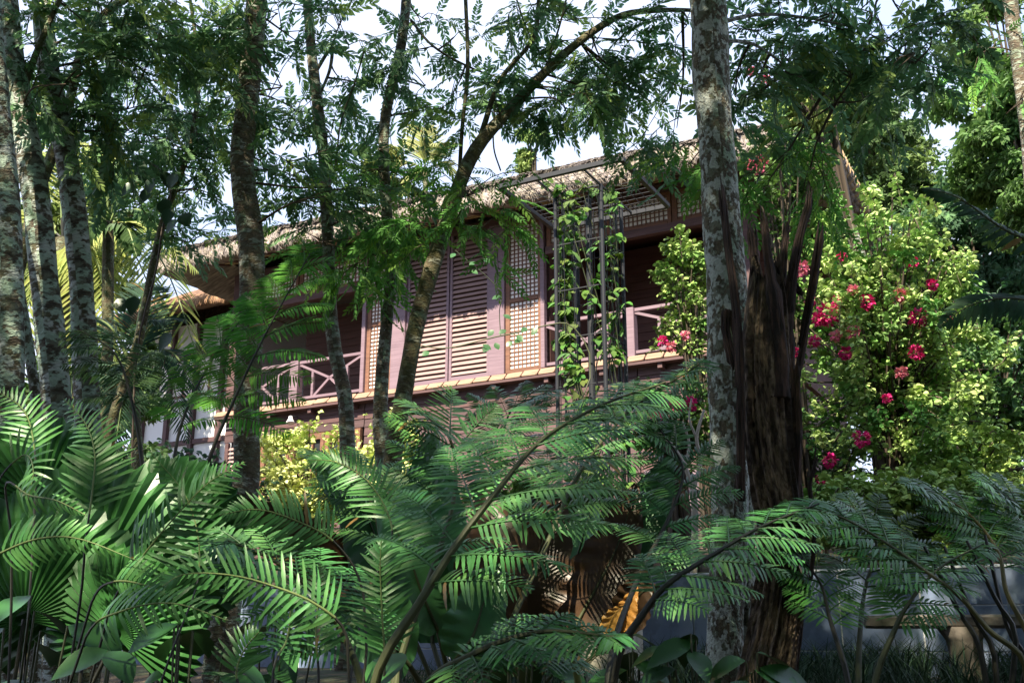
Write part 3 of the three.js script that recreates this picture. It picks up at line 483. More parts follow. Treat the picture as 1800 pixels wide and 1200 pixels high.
// crowns overhead, above the frame, that shade the foreground
function high(x0, x1, z0, z1, y0, y1, n, cnt = 110) { const a = []; for (let k = 0; k < n; k++) a.push([rr(x0, x1), rr(y0, y1), rr(z0, z1), rr(1, 1.5), cnt]); return a; }
setSeed(2000);
makeTree({ seed: 2001, name: 'tree', label: 'stout dark-based lichen-mottled tree, outermost of the pale trunk cluster behind the fan palm', d: 6.3, mat: M.barkPale, trunk: [[-30, -30], [-6, 200], [12, 450], [10, 720], [4, 960]], w: [40, 44, 52, 58, 62], up: 4, high: high(-7, -3, -6, -1, 6.3, 8.5, 3), limbs: [] });
makeTree({ seed: 2002, name: 'tree', label: 'forked pale-blotched tree in the trunk cluster, dark side branch rising from its fork', d: 6.9, mat: M.barkPale, trunk: [[8, -30], [20, 90], [36, 200], [60, 330], [78, 500], [98, 690], [112, 900]], w: [34, 38, 44, 46, 46, 52, 54], up: 4, limbs: [{ p: [[34, 175], [62, 95], [108, -10]], w: [16, 12, 10], mat: M.barkMoss }, { p: [[36, 190], [16, 90], [-10, 0]], w: [30, 24, 20] }], high: high(-6, -2, -6, -2, 6.6, 9, 3), blobs: [[150, 40, 70, 60, 60], [60, 40, 60, 60, 50], [120, 150, 60, 60, 50], [30, 120, 40, 60, 30]] });
makeTree({ seed: 2003, name: 'tree', label: 'slender white-spotted tree standing innermost in the trunk cluster, toward the sunlit palm', d: 7.2, mat: M.barkPale, trunk: [[68, -30], [84, 120], [120, 300], [142, 500], [152, 690], [158, 900]], w: [32, 36, 40, 42, 44, 46], up: 4, blobs: [[180, 130, 80, 70, 80], [250, 60, 90, 60, 90], [240, 180, 90, 80, 100], [200, 250, 60, 50, 40]], high: high(-6, -1, -3, 2, 6.8, 9, 12) });
makeTree({ seed: 2004, name: 'sapling', label: 'thin greenish sapling squeezed between the thick mottled trunks', d: 6.6, mat: M.barkPale, trunk: [[-20, 250], [18, 420], [42, 560], [62, 700], [70, 800]], w: [12, 16, 17, 18, 18], up: 1 });
makeTree({ seed: 2005, name: 'tree', label: 'smooth grey-brown tree curving behind the pale trunk cluster', d: 8, mat: M.barkMoss, trunk: [[260, -25], [195, 15], [150, 70], [128, 150], [112, 215], [70, 330], [30, 480]], w: [12, 15, 15, 16, 17, 20, 22], blobs: [[330, 40, 90, 60, 100], [400, 90, 60, 80, 70], [300, 130, 80, 60, 90]] });
makeTree({ seed: 2006, name: 'tree', label: 'thin leaning brown tree in front of the brown annex roof', d: 8.8, mat: M.barkMoss, trunk: [[348, 150], [326, 280], [292, 370], [272, 450], [242, 600], [196, 740]], w: [8, 10, 12, 14, 16, 17], up: 1.5, blobs: [[330, 200, 100, 70, 120], [370, 270, 80, 70, 90], [290, 250, 80, 60, 90], [350, 340, 70, 40, 60], [300, 420, 80, 50, 70], [400, 180, 60, 70, 60]] });
makeTree({ seed: 2007, name: 'tree', label: 'tall straight brown tree with pale lichen flecks beside the white spotlight', d: 7.4, mat: M.barkBrown, trunk: [[452, -30], [440, 120], [425, 290], [440, 420], [441, 560], [434, 700], [430, 860], [405, 1010]], w: [36, 38, 40, 44, 45, 45, 46, 50], up: 4, blobs: [[500, 60, 60, 70, 60], [510, 170, 60, 70, 60], [500, 300, 60, 50, 50], [400, 30, 60, 50, 50], [380, 120, 60, 80, 60], [545, 350, 60, 40, 40]], high: high(-3, 1, -7.5, -3, 6.8, 9, 6) });
makeTree({ seed: 2008, name: 'tree', label: 'slim dark tree with kinked lower trunk in front of the braced railing', d: 8.6, mat: M.barkBrown, trunk: [[535, -30], [550, 120], [570, 290], [576, 420], [586, 600], [606, 700], [612, 830], [612, 900]], w: [15, 19, 20, 21, 24, 27, 28, 30], up: 3, limbs: [{ p: [[552, 130], [582, 85], [580, 120], [560, 170]], w: [8, 7, 6] }, { p: [[568, 240], [530, 238], [480, 225]], w: [6, 4, 3] }], blobs: [[620, 50, 70, 50, 70], [640, 130, 60, 60, 60], [590, 350, 60, 50, 40], [480, 340, 50, 40, 30], [620, 250, 60, 60, 50], [650, 330, 70, 60, 80, 8.3, 1], [560, 420, 80, 40, 40, 8.3, 1]], high: high(-2, 2, -8.5, -5, 7.6, 9, 3) });
makeTree({ seed: 2009, name: 'tree', label: 'slim grey tree crossing the narrow lattice window, leafy sprays round its stem', d: 8.2, mat: M.barkBrown, trunk: [[716, -30], [705, 80], [676, 220], [680, 380], [686, 480], [673, 640], [668, 740], [680, 860]], w: [16, 18, 18, 20, 20, 22, 27, 34], up: 3, limbs: [{ p: [[722, 35], [760, 80], [830, 120], [890, 140]], w: [6, 5, 3] }], blobs: [[780, 40, 50, 40, 35], [760, 160, 50, 45, 40], [790, 190, 50, 40, 40], [730, 110, 40, 40, 30], [700, 300, 60, 40, 50], [640, 400, 60, 50, 60, 8, 1], [710, 420, 60, 40, 50, 8, 1], [620, 470, 50, 40, 40, 8, 1]], high: high(-1, 2, -8, -5, 7.5, 9, 3) });
makeTree({ seed: 2010, name: 'tree', label: 'leaning mossy tree crossing the louvred shutters, arching over the thatch', d: 7.7, mat: M.barkMoss, trunk: [[1230, 18], [1160, 18], [1090, 28], [1000, 88], [900, 188], [832, 268], [792, 370], [765, 450], [732, 570], [712, 680], [692, 790], [686, 900]], w: [6, 8, 11, 15, 19, 25, 27, 29, 30, 31, 33, 37], limbs: [{ p: [[846, 235], [880, 140], [938, 65], [948, -15]], w: [12, 9, 8] }, { p: [[960, 120], [985, 40], [1000, -20]], w: [5, 4, 4] }], blobs: [[900, 215, 45, 45, 35], [960, 180, 50, 60, 45], [1010, 220, 60, 60, 60], [1060, 100, 70, 70, 90], [1100, 180, 80, 80, 100], [1160, 110, 70, 80, 90], [1000, 40, 60, 40, 50], [900, 40, 40, 30, 25], [1170, 190, 60, 60, 60], [850, 330, 70, 50, 55, 7.6, 1], [780, 430, 60, 40, 45, 7.6, 1], [850, 420, 60, 45, 55, 7.5, 1]], high: high(0, 3, -8.5, -5.5, 7.5, 9, 3) });
makeTree({ seed: 2011, name: 'tree', label: 'thick pale grey lichen-crusted tree right beside the dead stump', d: 5.3, mat: M.barkBig, trunk: [[1240, -30], [1254, 180], [1266, 330], [1277, 500], [1281, 700], [1283, 900], [1276, 1100], [1274, 1260]], w: [64, 62, 66, 70, 68, 66, 66, 72], up: 4, lump: 0.16, limbs: [{ p: [[1288, 560], [1306, 760], [1312, 960], [1312, 1300]], w: [22, 28, 30, 34], d: 5.35 }, { p: [[1262, 40, 5.3], [1340, 25, 5.8], [1440, 35, 6.3], [1530, 60, 6.6], [1610, 110, 6.7]], w: [10, 8, 6, 4, 3] }, { p: [[1264, 70, 5.3], [1330, 80, 5.9], [1400, 130, 6.5], [1470, 180, 7]], w: [10, 7, 5, 3] }, { p: [[1250, 20, 5.3], [1300, -60, 6], [1420, -70, 6.4], [1560, -30, 6.6]], w: [12, 9, 6, 4] }], blobs: [[1330, 50, 70, 60, 50, 6.2], [1420, 30, 80, 50, 55, 6.6], [1500, 70, 80, 60, 60, 7], [1570, 30, 70, 40, 45, 6.6], [1350, 150, 70, 60, 50, 6.4], [1620, 60, 50, 40, 30, 6.8], [1480, 20, 80, 40, 40, 6.2], [1440, 140, 90, 60, 60, 6.6], [1530, 170, 70, 50, 55, 6.8], [1400, 200, 70, 40, 30, 7.2], [1300, 200, 40, 50, 25, 6.2], [1350, 320, 60, 50, 40, 7.2, 1], [1420, 330, 60, 50, 45, 7.2, 1], [1210, 290, 35, 50, 44, 7, 1], [1590, 110, 40, 40, 22, 6.6]], high: [...high(0.5, 4, -5.5, -1, 6.3, 8.8, 8), ...high(-3.5, 3.5, -4.5, 1, 6.4, 8.6, 24)] });
// trees behind and beside the photographer, whose crowns close the shade overhead
[[-4.5, 2.0, 'ferns left of the path'], [0.8, 3.6, ''], [5.2, 1.2, ''], [-8.5, 1.5, ''], [8.2, 0.2, '']].forEach(([x, z], k) => {
  const y = groundY(x, z), pts = [0, 1, 2, 3, 4].map(j => V(x + 0.15 * Math.sin(j * 2 + k), y + j * 2.1 - 0.05, z + 0.15 * Math.cos(j + k)));
  setSeed(2100 + k); const t = thing('shade_tree', ['tall shade tree behind the ferns of the fan palm bed', 'tall shade tree behind the fern clump on the path', 'tall shade tree behind the arching fern stems', 'tall shade tree beyond the cluster of pale trunks', 'tall shade tree beyond the stone bench'][k], 'tree', pts[0]);
  new GB().tube(curve(pts, 20), Array.from({ length: 21 }, (_, j) => 0.15 - 0.004 * j), 10, 0.1, true, 1).mesh('trunk', M.barkPale, t);
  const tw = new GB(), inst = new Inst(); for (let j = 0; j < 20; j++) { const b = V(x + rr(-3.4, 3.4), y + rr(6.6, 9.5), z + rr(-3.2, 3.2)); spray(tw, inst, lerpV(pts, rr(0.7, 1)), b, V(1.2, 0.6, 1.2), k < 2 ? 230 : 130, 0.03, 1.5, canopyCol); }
  tw.mesh('twigs', M.twig, t, 'stuff'); inst.mesh('crown', LEAF.pin, M.canopyLeaf, t);
});
// unseen grove trees, added to block sky light from behind and the sides
[[-9.5, 3.2], [-6.8, 6.6], [-3.2, 8.2], [0.6, 8.6], [4.2, 8], [7.6, 6.2], [9.8, 2.8], [-11, -0.6], [11, -1.2]].forEach(([x, z], k) => {
  setSeed(2150 + k); const y = groundY(x, z), c = V(x, y + 3.6, z), t = thing('unseen_grove_tree', 'dense leafy tree of the unseen grove, added to block sky light', 'tree', V(x, y - 0.05, z), 'unseen grove trees added to block sky light');
  const tp = curve([V(x, y - 0.05, z), V(x + 0.2, y + 2.5, z), V(x, y + 6.5, z)], 12); new GB().tube(tp, tp.map((_, q) => 0.16 - 0.009 * q), 9, 0.1, true, 1).mesh('trunk', M.barkBrown, t);
  const tw = new GB(), inst = new Inst();
  for (let b = 0; b < 30; b++) { const q = V(x + rr(-1.9, 1.9), y + rr(0.5, 7.5), z + rr(-1.3, 1.3)), lp = curve([lerpV(tp, clamp((q.y - y) / 7.5, 0.1, 0.95)), c.clone().lerp(q, 0.8), q], 4); tw.tube(lp, [0.04, 0.035, 0.03, 0.02, 0.01], 4, 0, false); for (let j = 0; j < 42; j++) { const v = rr(0.7, 1.3); inst.add(q.clone().add(V(rr(-0.8, 0.8), rr(-0.6, 0.6), rr(-0.8, 0.8))), V(rr(-1, 1), rr(-0.9, 0.2), rr(-1, 1)), V(rr(-0.5, 0.5), 1, rr(-0.5, 0.5)), rr(1.2, 1.8), C3(0.05 * v, 0.11 * v, 0.035 * v)); } }
  tw.mesh('limbs', M.twig, t, 'stuff'); inst.mesh('crown', LEAF.tree, M.fernG || (M.fernG = leafM(1, 1, 1, 0.6, 0)), t);
});
// ---------- dead stump ----------
{
  setSeed(2200);
  const d = 4.9, path = [[1345, 1290], [1352, 1180], [1372, 1060], [1380, 950], [1366, 860], [1352, 740], [1346, 620], [1348, 540], [1350, 500]], w = [120, 96, 88, 84, 88, 90, 88, 76, 52];
  const pts = pathP(path, d), t = thing('dead_tree_stump', 'broken hollow dead tree stump with jagged dark splinters beside the pale thick trunk', 'stump', V(pts[0].x, groundY(pts[0].x, pts[0].z) - 0.05, pts[0].z));
  const c = curve(pts, 130), g = new GB(), r = c.map((_, k) => lerpArr(w, k / 130) * d / F / 2);
  const n = c.length, seg = 96; let prev = -1;
  for (let k = 0; k < n; k++) { const st = g.p.length / 3; for (let j = 0; j <= seg; j++) { const a = j / seg * Math.PI * 2, ca = Math.cos(a), sa = Math.sin(a), top = sm(0.84, 1, k / (n - 1)), y = c[k].y; const flute = Math.abs(N3(ca * 4.2 + 3, y * 0.55, sa * 4.2)), q = r[k] * (1 + 0.14 * N3(ca * 1.7 + 3, y * 0.9, sa * 1.7) - 0.3 * Math.pow(1 - clamp(flute * 3.2, 0, 1), 2) + 0.08 * N3(ca * 9, y * 2.4, sa * 9) + 0.055 * N3(ca * 20, y * 6, sa * 20)); const jag = top * (0.2 * (N3(ca * 3, 9, sa * 3) + 0.3) + 0.16 * N3(ca * 11, 2, sa * 11)); g.v(c[k].x + ca * q, y + jag, c[k].z + sa * q, j / seg, y); } if (prev >= 0) for (let j = 0; j < seg; j++) g.q(prev + j, prev + j + 1, st + j + 1, st + j); prev = st; }
  const cc = g.vv(c[n - 1].clone().add(V(0, -0.12, 0))); for (let j = 0; j < seg; j++) g.t(cc, prev + j, prev + j + 1);
  g.mesh('trunk', M.stump, t);
  const sp2 = (list, dd, w0, w1) => { const q = curve(pathP(list, dd), 14), gg = new GB(); gg.tube(q, q.map((_, k) => 0.68 * lerp(w0, w1, k / 14) * (k === 14 ? 0.35 : rr(0.82, 1.15)) * dd / F / 2), 9, 0.45, true, 0.5); for (let f = 0; f < 5; f++) { const k0 = Math.floor(rr(3, 9)), k1 = 14, w = w1 * dd / F / 2, ph = rr(0, 6.28), off = V(Math.cos(ph) * w, 0, Math.sin(ph) * w), up = rr(-0.03, 0.07); gg.tube(q.slice(k0, k1 + 1).map((v, k) => v.clone().add(off).add(V(rr(-0.003, 0.003), k === k1 - k0 ? up : 0, 0))), q.slice(k0, k1 + 1).map((_, k) => w * 0.42 * (k === k1 - k0 ? 0.15 : rr(0.7, 1.2))), 4); } gg.mesh('splinter', M.splinter, t); };
  sp2([[1303, 880], [1302, 700], [1298, 560], [1284, 450], [1270, 325]], 4.78, 24, 15); sp2([[1372, 700], [1366, 560], [1352, 470], [1342, 375]], 4.8, 60, 10); sp2([[1345, 640], [1335, 520], [1326, 450], [1322, 400]], 4.98, 40, 14);
  sp2([[1388, 700], [1386, 560], [1400, 440], [1424, 345]], 4.85, 40, 16); sp2([[1402, 660], [1412, 610], [1428, 520], [1446, 402]], 4.9, 20, 16); sp2([[1372, 600], [1376, 480], [1384, 390]], 4.95, 40, 10); sp2([[1400, 880], [1405, 760], [1400, 640]], 4.82, 26, 10); sp2([[1388, 480], [1400, 500], [1410, 520]], 4.92, 12, 8);
  sp2([[1297, 600], [1278, 545], [1276, 580], [1290, 650]], 4.84, 14, 12);
  sp2([[1425, 1020], [1432, 940], [1424, 850], [1438, 800]], 4.7, 10, 7);
}
// lianas hanging in the gap above the thatch
[[[818, -10], [822, 120], [812, 230], [808, 300]], [[968, 120], [930, 60], [905, -10]], [[640, 90], [622, 150], [600, 210], [590, 290]], [[870, 170], [868, 260], [880, 300]]].forEach((l, k) => { const q = curve(pathP(l, 7.9), 12), m = new GB().tube(q, [0.018, 0.008, 0.008, 0.007][k], 5).mesh('hanging_liana', M.barkMoss); tag(m, ['thick dark liana hanging straight down before the thatch', 'thin liana looping off the arched branch', 'thin liana between the two slim trunks', 'short liana tip near the thatch edge'][k], 'liana'); });

// ---------- shrubs and background trees ----------
function bush(o) {   // stems from one foot, arching to sprays of leaves all through the volume
  setSeed(o.seed); const c = P(o.px, o.py, o.d), k = o.d / F, rx = o.rx * k, ry = o.ry * k, rz = o.rz ?? rx * 0.8;
  const foot = V(c.x + (o.fx ?? 0), 0, c.z); foot.y = groundY(foot.x, foot.z); const t = thing(o.name, o.label, o.cat || 'shrub', foot.clone().add(V(0, -0.03, 0)));
  const tw = new GB(), inst = new Inst(), tips = [];
  const ns = o.stems ?? 60, per = Math.round(o.n / ns);
  for (let s = 0; s < ns; s++) {
    const dir = V(rr(-1, 1), rr(-1, 1), rr(-1, 1)).normalize().multiplyScalar(Math.pow(rnd(), o.loose ?? 0.28)), end = c.clone().add(V(dir.x * rx, dir.y * ry, dir.z * rz)); if (end.y < foot.y + 0.15) end.y = foot.y + rr(0.15, 0.4);
    const lowf = foot.clone().add(V(rr(-0.2, 0.2), 0, rr(-0.2, 0.2))), m = lowf.clone().lerp(c, 0.6).lerp(end, 0.35).add(V(0, ry * 0.2, 0)), lp = curve([lowf, m, end.clone().add(V(0, (o.arch ?? 0.15) * ry * rnd(), 0)), end.clone().add(V(dir.x * 0.15, o.tip ?? -0.1, dir.z * 0.15))], 10);
    tw.tube(lp, lp.map((_, q) => (o.sr ?? 0.02) * (1 - 0.85 * q / 10)), 4, 0, false); tips.push(lp[10]);
    const bright = o.col(rnd());
    for (let j = 0; j < per; j++) { const q = lerpV(lp, Math.pow(rr(0.05, 1), 0.55)), sprd = o.spread ?? 0.22; q.add(V(rr(-1, 1), rr(-1, 1), rr(-1, 1)).multiplyScalar(sprd * rnd())); const v = rr(0.75, 1.25); inst.add(q, V(rr(-1, 1), rr(-0.6, 0.4), rr(-1, 1)), V(rr(-0.6, 0.6), 1, rr(-0.6, 0.6)), rr(0.75, 1.25) * (o.s ?? 1), C3(bright[0] * v, bright[1] * v, bright[2] * v)); }
  }
  tw.mesh('stems', M.twig, t, 'stuff'); inst.mesh('leaves', LEAF[o.leaf || 'ov'], o.mat || M.canopyLeaf, t);
  for (const [px, py, r, d2, tint] of o.flowers || []) { // bract clusters, one mesh each
    const q = P(px, py, d2 ?? o.d - 0.8), g = new GB(); for (let j = 0; j < 34 + r * 2.2; j++) { const dv = V(rr(-1, 1), rr(-1, 1), rr(-1, 1)).normalize(), v = rr(0.7, 1.2), b = q.clone().add(dv.clone().multiplyScalar(0.6 * r * k * Math.cbrt(rnd()))); const cl = tint ? [0.72, 0.2, 0.3] : [0.62, 0.02, 0.19]; g.col = [cl[0] * v, cl[1] * v * rr(0.6, 1.6), cl[2] * v]; blade(g, b, dv, V(rr(-1, 1), 1, rr(-1, 1)).normalize(), 0.05, 0.042, OVATE, 0.1, 0.3); } g.mesh('flower_cluster', M.petal, t); }
  return t;
}
const mix = (a, b) => t => mixc(a, b, t);
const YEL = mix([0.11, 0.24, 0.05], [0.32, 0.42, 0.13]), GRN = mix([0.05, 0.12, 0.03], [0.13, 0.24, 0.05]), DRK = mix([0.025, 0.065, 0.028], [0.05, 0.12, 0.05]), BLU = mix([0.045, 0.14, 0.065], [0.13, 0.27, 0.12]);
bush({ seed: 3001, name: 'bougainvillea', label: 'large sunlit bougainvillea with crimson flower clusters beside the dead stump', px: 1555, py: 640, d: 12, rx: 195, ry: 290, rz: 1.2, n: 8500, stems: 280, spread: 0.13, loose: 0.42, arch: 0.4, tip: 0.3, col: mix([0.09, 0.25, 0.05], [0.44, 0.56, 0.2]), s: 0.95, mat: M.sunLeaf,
  flowers: [[1455, 552, 28], [1442, 560, 16], [1524, 532, 18], [1614, 558, 24], [1582, 520, 16, 11, 1], [1610, 620, 16], [1487, 620, 12], [1515, 771, 18], [1408, 470, 16, 11, 1], [1400, 480, 10], [1500, 585, 14, 11, 1], [1432, 600, 10], [1585, 655, 10, 11, 1], [1460, 810, 14], [1572, 860, 10], [1605, 460, 9], [1640, 500, 10], [1395, 620, 9], [1446, 842, 9], [1470, 530, 9], [1560, 700, 6], [1480, 450, 6], [1668, 560, 7], [1500, 510, 8, 11, 1], [1470, 590, 10, 11, 1], [1425, 530, 8]] });
bush({ seed: 3002, name: 'bougainvillea', label: 'smaller sunlit bougainvillea growing over the veranda railing, pink-tipped', px: 1195, py: 520, d: 15, rx: 50, ry: 130, rz: 0.5, n: 800, stems: 34, spread: 0.15, col: YEL, fx: 0.4, s: 1.1, mat: M.sunLeaf, flowers: [[1180, 610, 12, 14.3, 1], [1205, 590, 9, 14.3, 1], [1165, 600, 10, 14.3]] });
bush({ seed: 3003, name: 'flowering_shrub', label: 'loose shrub with magenta flowers and bare pale branches under the ledge', px: 1185, py: 730, d: 12, rx: 80, ry: 75, rz: 0.6, n: 700, stems: 36, col: GRN, sr: 0.03, mat: M.sunLeaf, flowers: [[1187, 712, 16], [1214, 711, 14], [1155, 732, 10], [1172, 705, 8]] });
bush({ seed: 3004, name: 'flowering_creeper', label: 'creeper with a pink flower truss hanging under the thatch corner', px: 1370, py: 300, d: 12.5, rx: 90, ry: 80, rz: 0.7, n: 900, stems: 40, col: GRN, mat: M.fernSoft, cat: 'creeper', flowers: [[1330, 290, 26, 11.9, 1], [1340, 285, 14, 11.8], [1347, 140, 10, 11.9, 1], [1320, 125, 8, 11.9, 1]] });
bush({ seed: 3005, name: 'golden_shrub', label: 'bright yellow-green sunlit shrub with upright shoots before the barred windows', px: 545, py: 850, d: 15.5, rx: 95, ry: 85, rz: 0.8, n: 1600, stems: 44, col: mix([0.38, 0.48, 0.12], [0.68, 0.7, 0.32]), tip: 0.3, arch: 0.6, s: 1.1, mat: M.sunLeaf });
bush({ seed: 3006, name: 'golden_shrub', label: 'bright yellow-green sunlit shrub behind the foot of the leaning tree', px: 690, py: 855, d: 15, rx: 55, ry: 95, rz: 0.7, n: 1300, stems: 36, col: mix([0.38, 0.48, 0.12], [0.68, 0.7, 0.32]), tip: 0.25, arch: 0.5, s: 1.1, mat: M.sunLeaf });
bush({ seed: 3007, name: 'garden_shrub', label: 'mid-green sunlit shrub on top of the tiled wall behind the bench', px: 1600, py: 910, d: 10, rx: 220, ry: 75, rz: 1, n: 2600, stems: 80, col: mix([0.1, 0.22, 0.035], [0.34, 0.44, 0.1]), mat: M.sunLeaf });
bush({ seed: 3008, name: 'garden_shrub', label: 'dark green shrub below the barred windows beside the trellis foot', px: 960, py: 900, d: 13, rx: 150, ry: 80, rz: 1, n: 1800, stems: 60, col: GRN });
bush({ seed: 3009, name: 'garden_shrub', label: 'dense dark shrub on the bank beyond the large bougainvillea', px: 1750, py: 700, d: 13, rx: 110, ry: 200, rz: 1.4, n: 3000, stems: 90, col: mix([0.05, 0.15, 0.06], [0.17, 0.32, 0.1]), leaf: 'round', s: 0.7 });
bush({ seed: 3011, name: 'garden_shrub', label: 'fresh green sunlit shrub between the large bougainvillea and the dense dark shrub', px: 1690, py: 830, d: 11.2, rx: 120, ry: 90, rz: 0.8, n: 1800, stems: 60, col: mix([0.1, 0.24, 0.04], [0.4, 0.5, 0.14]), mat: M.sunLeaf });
bush({ seed: 3012, name: 'bank_shrub', label: 'shaded green shrub low behind the stump at the bougainvillea foot', px: 1440, py: 830, d: 14.5, rx: 130, ry: 90, rz: 0.8, n: 1500, stems: 50, col: GRN, leaf: 'round', s: 0.7 });
bush({ seed: 3010, name: 'garden_shrub', label: 'green shrub among palm fronds beyond the pale trunk cluster', px: 120, py: 640, d: 13, rx: 150, ry: 110, rz: 1, n: 1500, stems: 60, col: GRN, leaf: 'round', s: 0.8 });
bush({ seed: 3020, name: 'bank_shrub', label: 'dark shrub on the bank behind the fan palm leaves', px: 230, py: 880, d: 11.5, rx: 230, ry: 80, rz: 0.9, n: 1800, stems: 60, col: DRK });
function bgTree(o) {
  setSeed(o.seed); const c = P(o.px, o.py, o.d), k = o.d / F, rx = o.rx * k, ry = o.ry * k; const foot = V(c.x + (o.fx ?? 0), 0, c.z); foot.y = groundY(foot.x, foot.z) - 0.1; const t = thing(o.name || 'background_tree', o.label, 'tree', foot);
  const tp = curve([foot, foot.clone().lerp(c, 0.5).add(V(0.3, 0, 0)), c], 14); new GB().tube(tp, tp.map((_, q) => 0.2 - 0.011 * q), 9, 0.1, true, 1).mesh('trunk', M.barkBrown, t);
  const tw = new GB(), inst = new Inst(), nb = o.blobs ?? 26;
  for (let b = 0; b < nb; b++) { const dv = V(rr(-1, 1), rr(-1, 1), rr(-1, 1)).normalize().multiplyScalar(Math.pow(rnd(), 0.4)), q = c.clone().add(V(dv.x * rx, dv.y * ry, dv.z * rx * 0.8)), lp = curve([lerpV(tp, rr(0.45, 1)), c.clone().lerp(q, 0.5), q], 5), br = rr(0.4, 0.75) * Math.min(rx, ry) * 0.55, cl = o.col(rnd()); tw.tube(lp, [0.06, 0.05, 0.04, 0.03, 0.02, 0.01], 4, 0, false);
    for (let j = 0; j < o.n / nb; j++) { const e = V(rr(-1, 1), rr(-1, 1), rr(-1, 1)).normalize().multiplyScalar(br * Math.pow(rnd(), 0.5)), v = rr(0.7, 1.3); e.y *= 0.65; inst.add(q.clone().add(e), V(rr(-1, 1), rr(-0.9, 0.2), rr(-1, 1)), V(rr(-0.5, 0.5), 1, rr(-0.5, 0.5)), rr(0.8, 1.25) * (o.s ?? 1), C3(cl[0] * v, cl[1] * v, cl[2] * v)); } }
  tw.mesh('limbs', M.twig, t, 'stuff'); inst.mesh('crown', LEAF[o.leaf || 'tree'], o.mat || M.canopyLeaf, t);
}
bgTree({ seed: 3101, label: 'leafy green tree rising directly behind the thatched roof corner', px: 1525, py: 290, d: 26, rx: 125, ry: 140, n: 3000, blobs: 44, col: mix([0.05, 0.12, 0.03], [0.15, 0.24, 0.06]) });
bgTree({ seed: 3100, name: 'garden_tree', label: 'small sunlit yellow-green tree in front of the thatched roof corner', px: 1430, py: 190, d: 14.2, rx: 120, ry: 85, n: 900, blobs: 24, s: 0.62, fx: 0.6, col: mix([0.12, 0.22, 0.05], [0.4, 0.45, 0.16]), mat: M.sunLeaf });
bgTree({ seed: 3102, label: 'large bright-leaved tree reaching out of view beyond the open patch of sky', px: 1785, py: 190, d: 20, rx: 135, ry: 290, n: 5200, blobs: 56, col: mix([0.06, 0.17, 0.04], [0.17, 0.3, 0.07]) });
bgTree({ seed: 3103, label: 'dark bluish-green tree filling the gap beyond the bougainvillea', px: 1715, py: 460, d: 24, rx: 170, ry: 180, n: 4200, blobs: 52, col: BLU });
bgTree({ seed: 3104, label: 'yellow-lit tree top below the open patch of sky', px: 1640, py: 350, d: 28, rx: 75, ry: 65, n: 1100, blobs: 18, col: GRN });
bgTree({ seed: 3105, label: 'small sunlit tree top peeping over the middle of the thatch ridge', px: 935, py: 262, d: 34, rx: 36, ry: 50, n: 380, blobs: 9, col: YEL });
bgTree({ seed: 3106, label: 'green tree standing beyond the palm fronds and pale trunks', px: 90, py: 420, d: 24, rx: 190, ry: 200, n: 2600, blobs: 34, col: mix([0.07, 0.15, 0.03], [0.22, 0.3, 0.07]) });
bgTree({ seed: 3107, label: 'dark tree in the distance below the yellow-lit tree top', px: 1640, py: 640, d: 30, rx: 220, ry: 160, n: 2600, blobs: 34, col: DRK });
bgTree({ seed: 3108, label: 'yellowish tree top behind the slim trunks above the thatch', px: 690, py: 320, d: 34, rx: 70, ry: 60, n: 600, blobs: 14, col: mix([0.12, 0.2, 0.04], [0.3, 0.34, 0.09]) });
bgTree({ seed: 3109, label: 'far green tree left of the annex between the pale trunks', px: 160, py: 760, d: 22, rx: 170, ry: 130, n: 1500, blobs: 22, col: GRN });

// ---------- ferns, palms and broad leaves ----------
const perp = (T, N) => V(0, 0, 0).crossVectors(T, N).normalize();
function leafRow(g, path, N0, o) {   // leaflets to both sides of a curved midrib; o: n, L, w, ang, droop, col, prof, wave
  const n = o.n, m = path.length - 1;
  for (let k = 0; k < n; k++) {
    const t = lerp(o.t0 ?? 0.06, 0.995, (k + 0.5) / n), q = lerpV(path, t), T = lerpV(path, Math.min(1, t + 0.03)).sub(lerpV(path, Math.max(0, t - 0.03))).normalize(), S = perp(T, N0), N = V(0, 0, 0).crossVectors(S, T).normalize();
    const len = o.L * (o.prof ? o.prof(t) : Math.min(1, 0.5 + 3 * t) * Math.pow(Math.max(0.02, 1 - Math.pow(t, 2.6)), 0.8));
    for (const s of [-1, 1]) {
      if (rnd() < 0.025) continue;
      const a = (o.ang ?? 1.2) * (1 - 0.45 * t * t) + rr(-0.07, 0.07), d = S.clone().multiplyScalar(s * Math.sin(a)).addScaledVector(T, Math.cos(a)).addScaledVector(N, (o.lift ?? 0) + rr(-0.08, 0.08)).normalize(), v = rr(0.75, 1.2), dry = rnd() < 0.006 ? 1 : 0; g.col = dry ? [0.2, 0.13, 0.04] : [o.col[0] * v * rr(0.9, 1.15), o.col[1] * v, o.col[2] * v * rr(0.9, 1.1)];
      const l = len * (rnd() < 0.04 ? rr(0.4, 0.8) : rr(0.88, 1.07)), nn = N.clone().addScaledVector(T, rr(-0.35, 0.35)).addScaledVector(S, rr(-0.2, 0.2)).normalize();
      blade(g, q, d, nn, l, o.w * rr(0.9, 1.1) * (0.55 + 0.45 * len / o.L), o.wave ? [0.95, 0.85, 1, 0.8, 0.88, 0.62, 0.5, 0] : [0.9, 1, 0.75, 0], o.droop ?? 0.25, o.fold ?? 0.12);
    }
  }
}
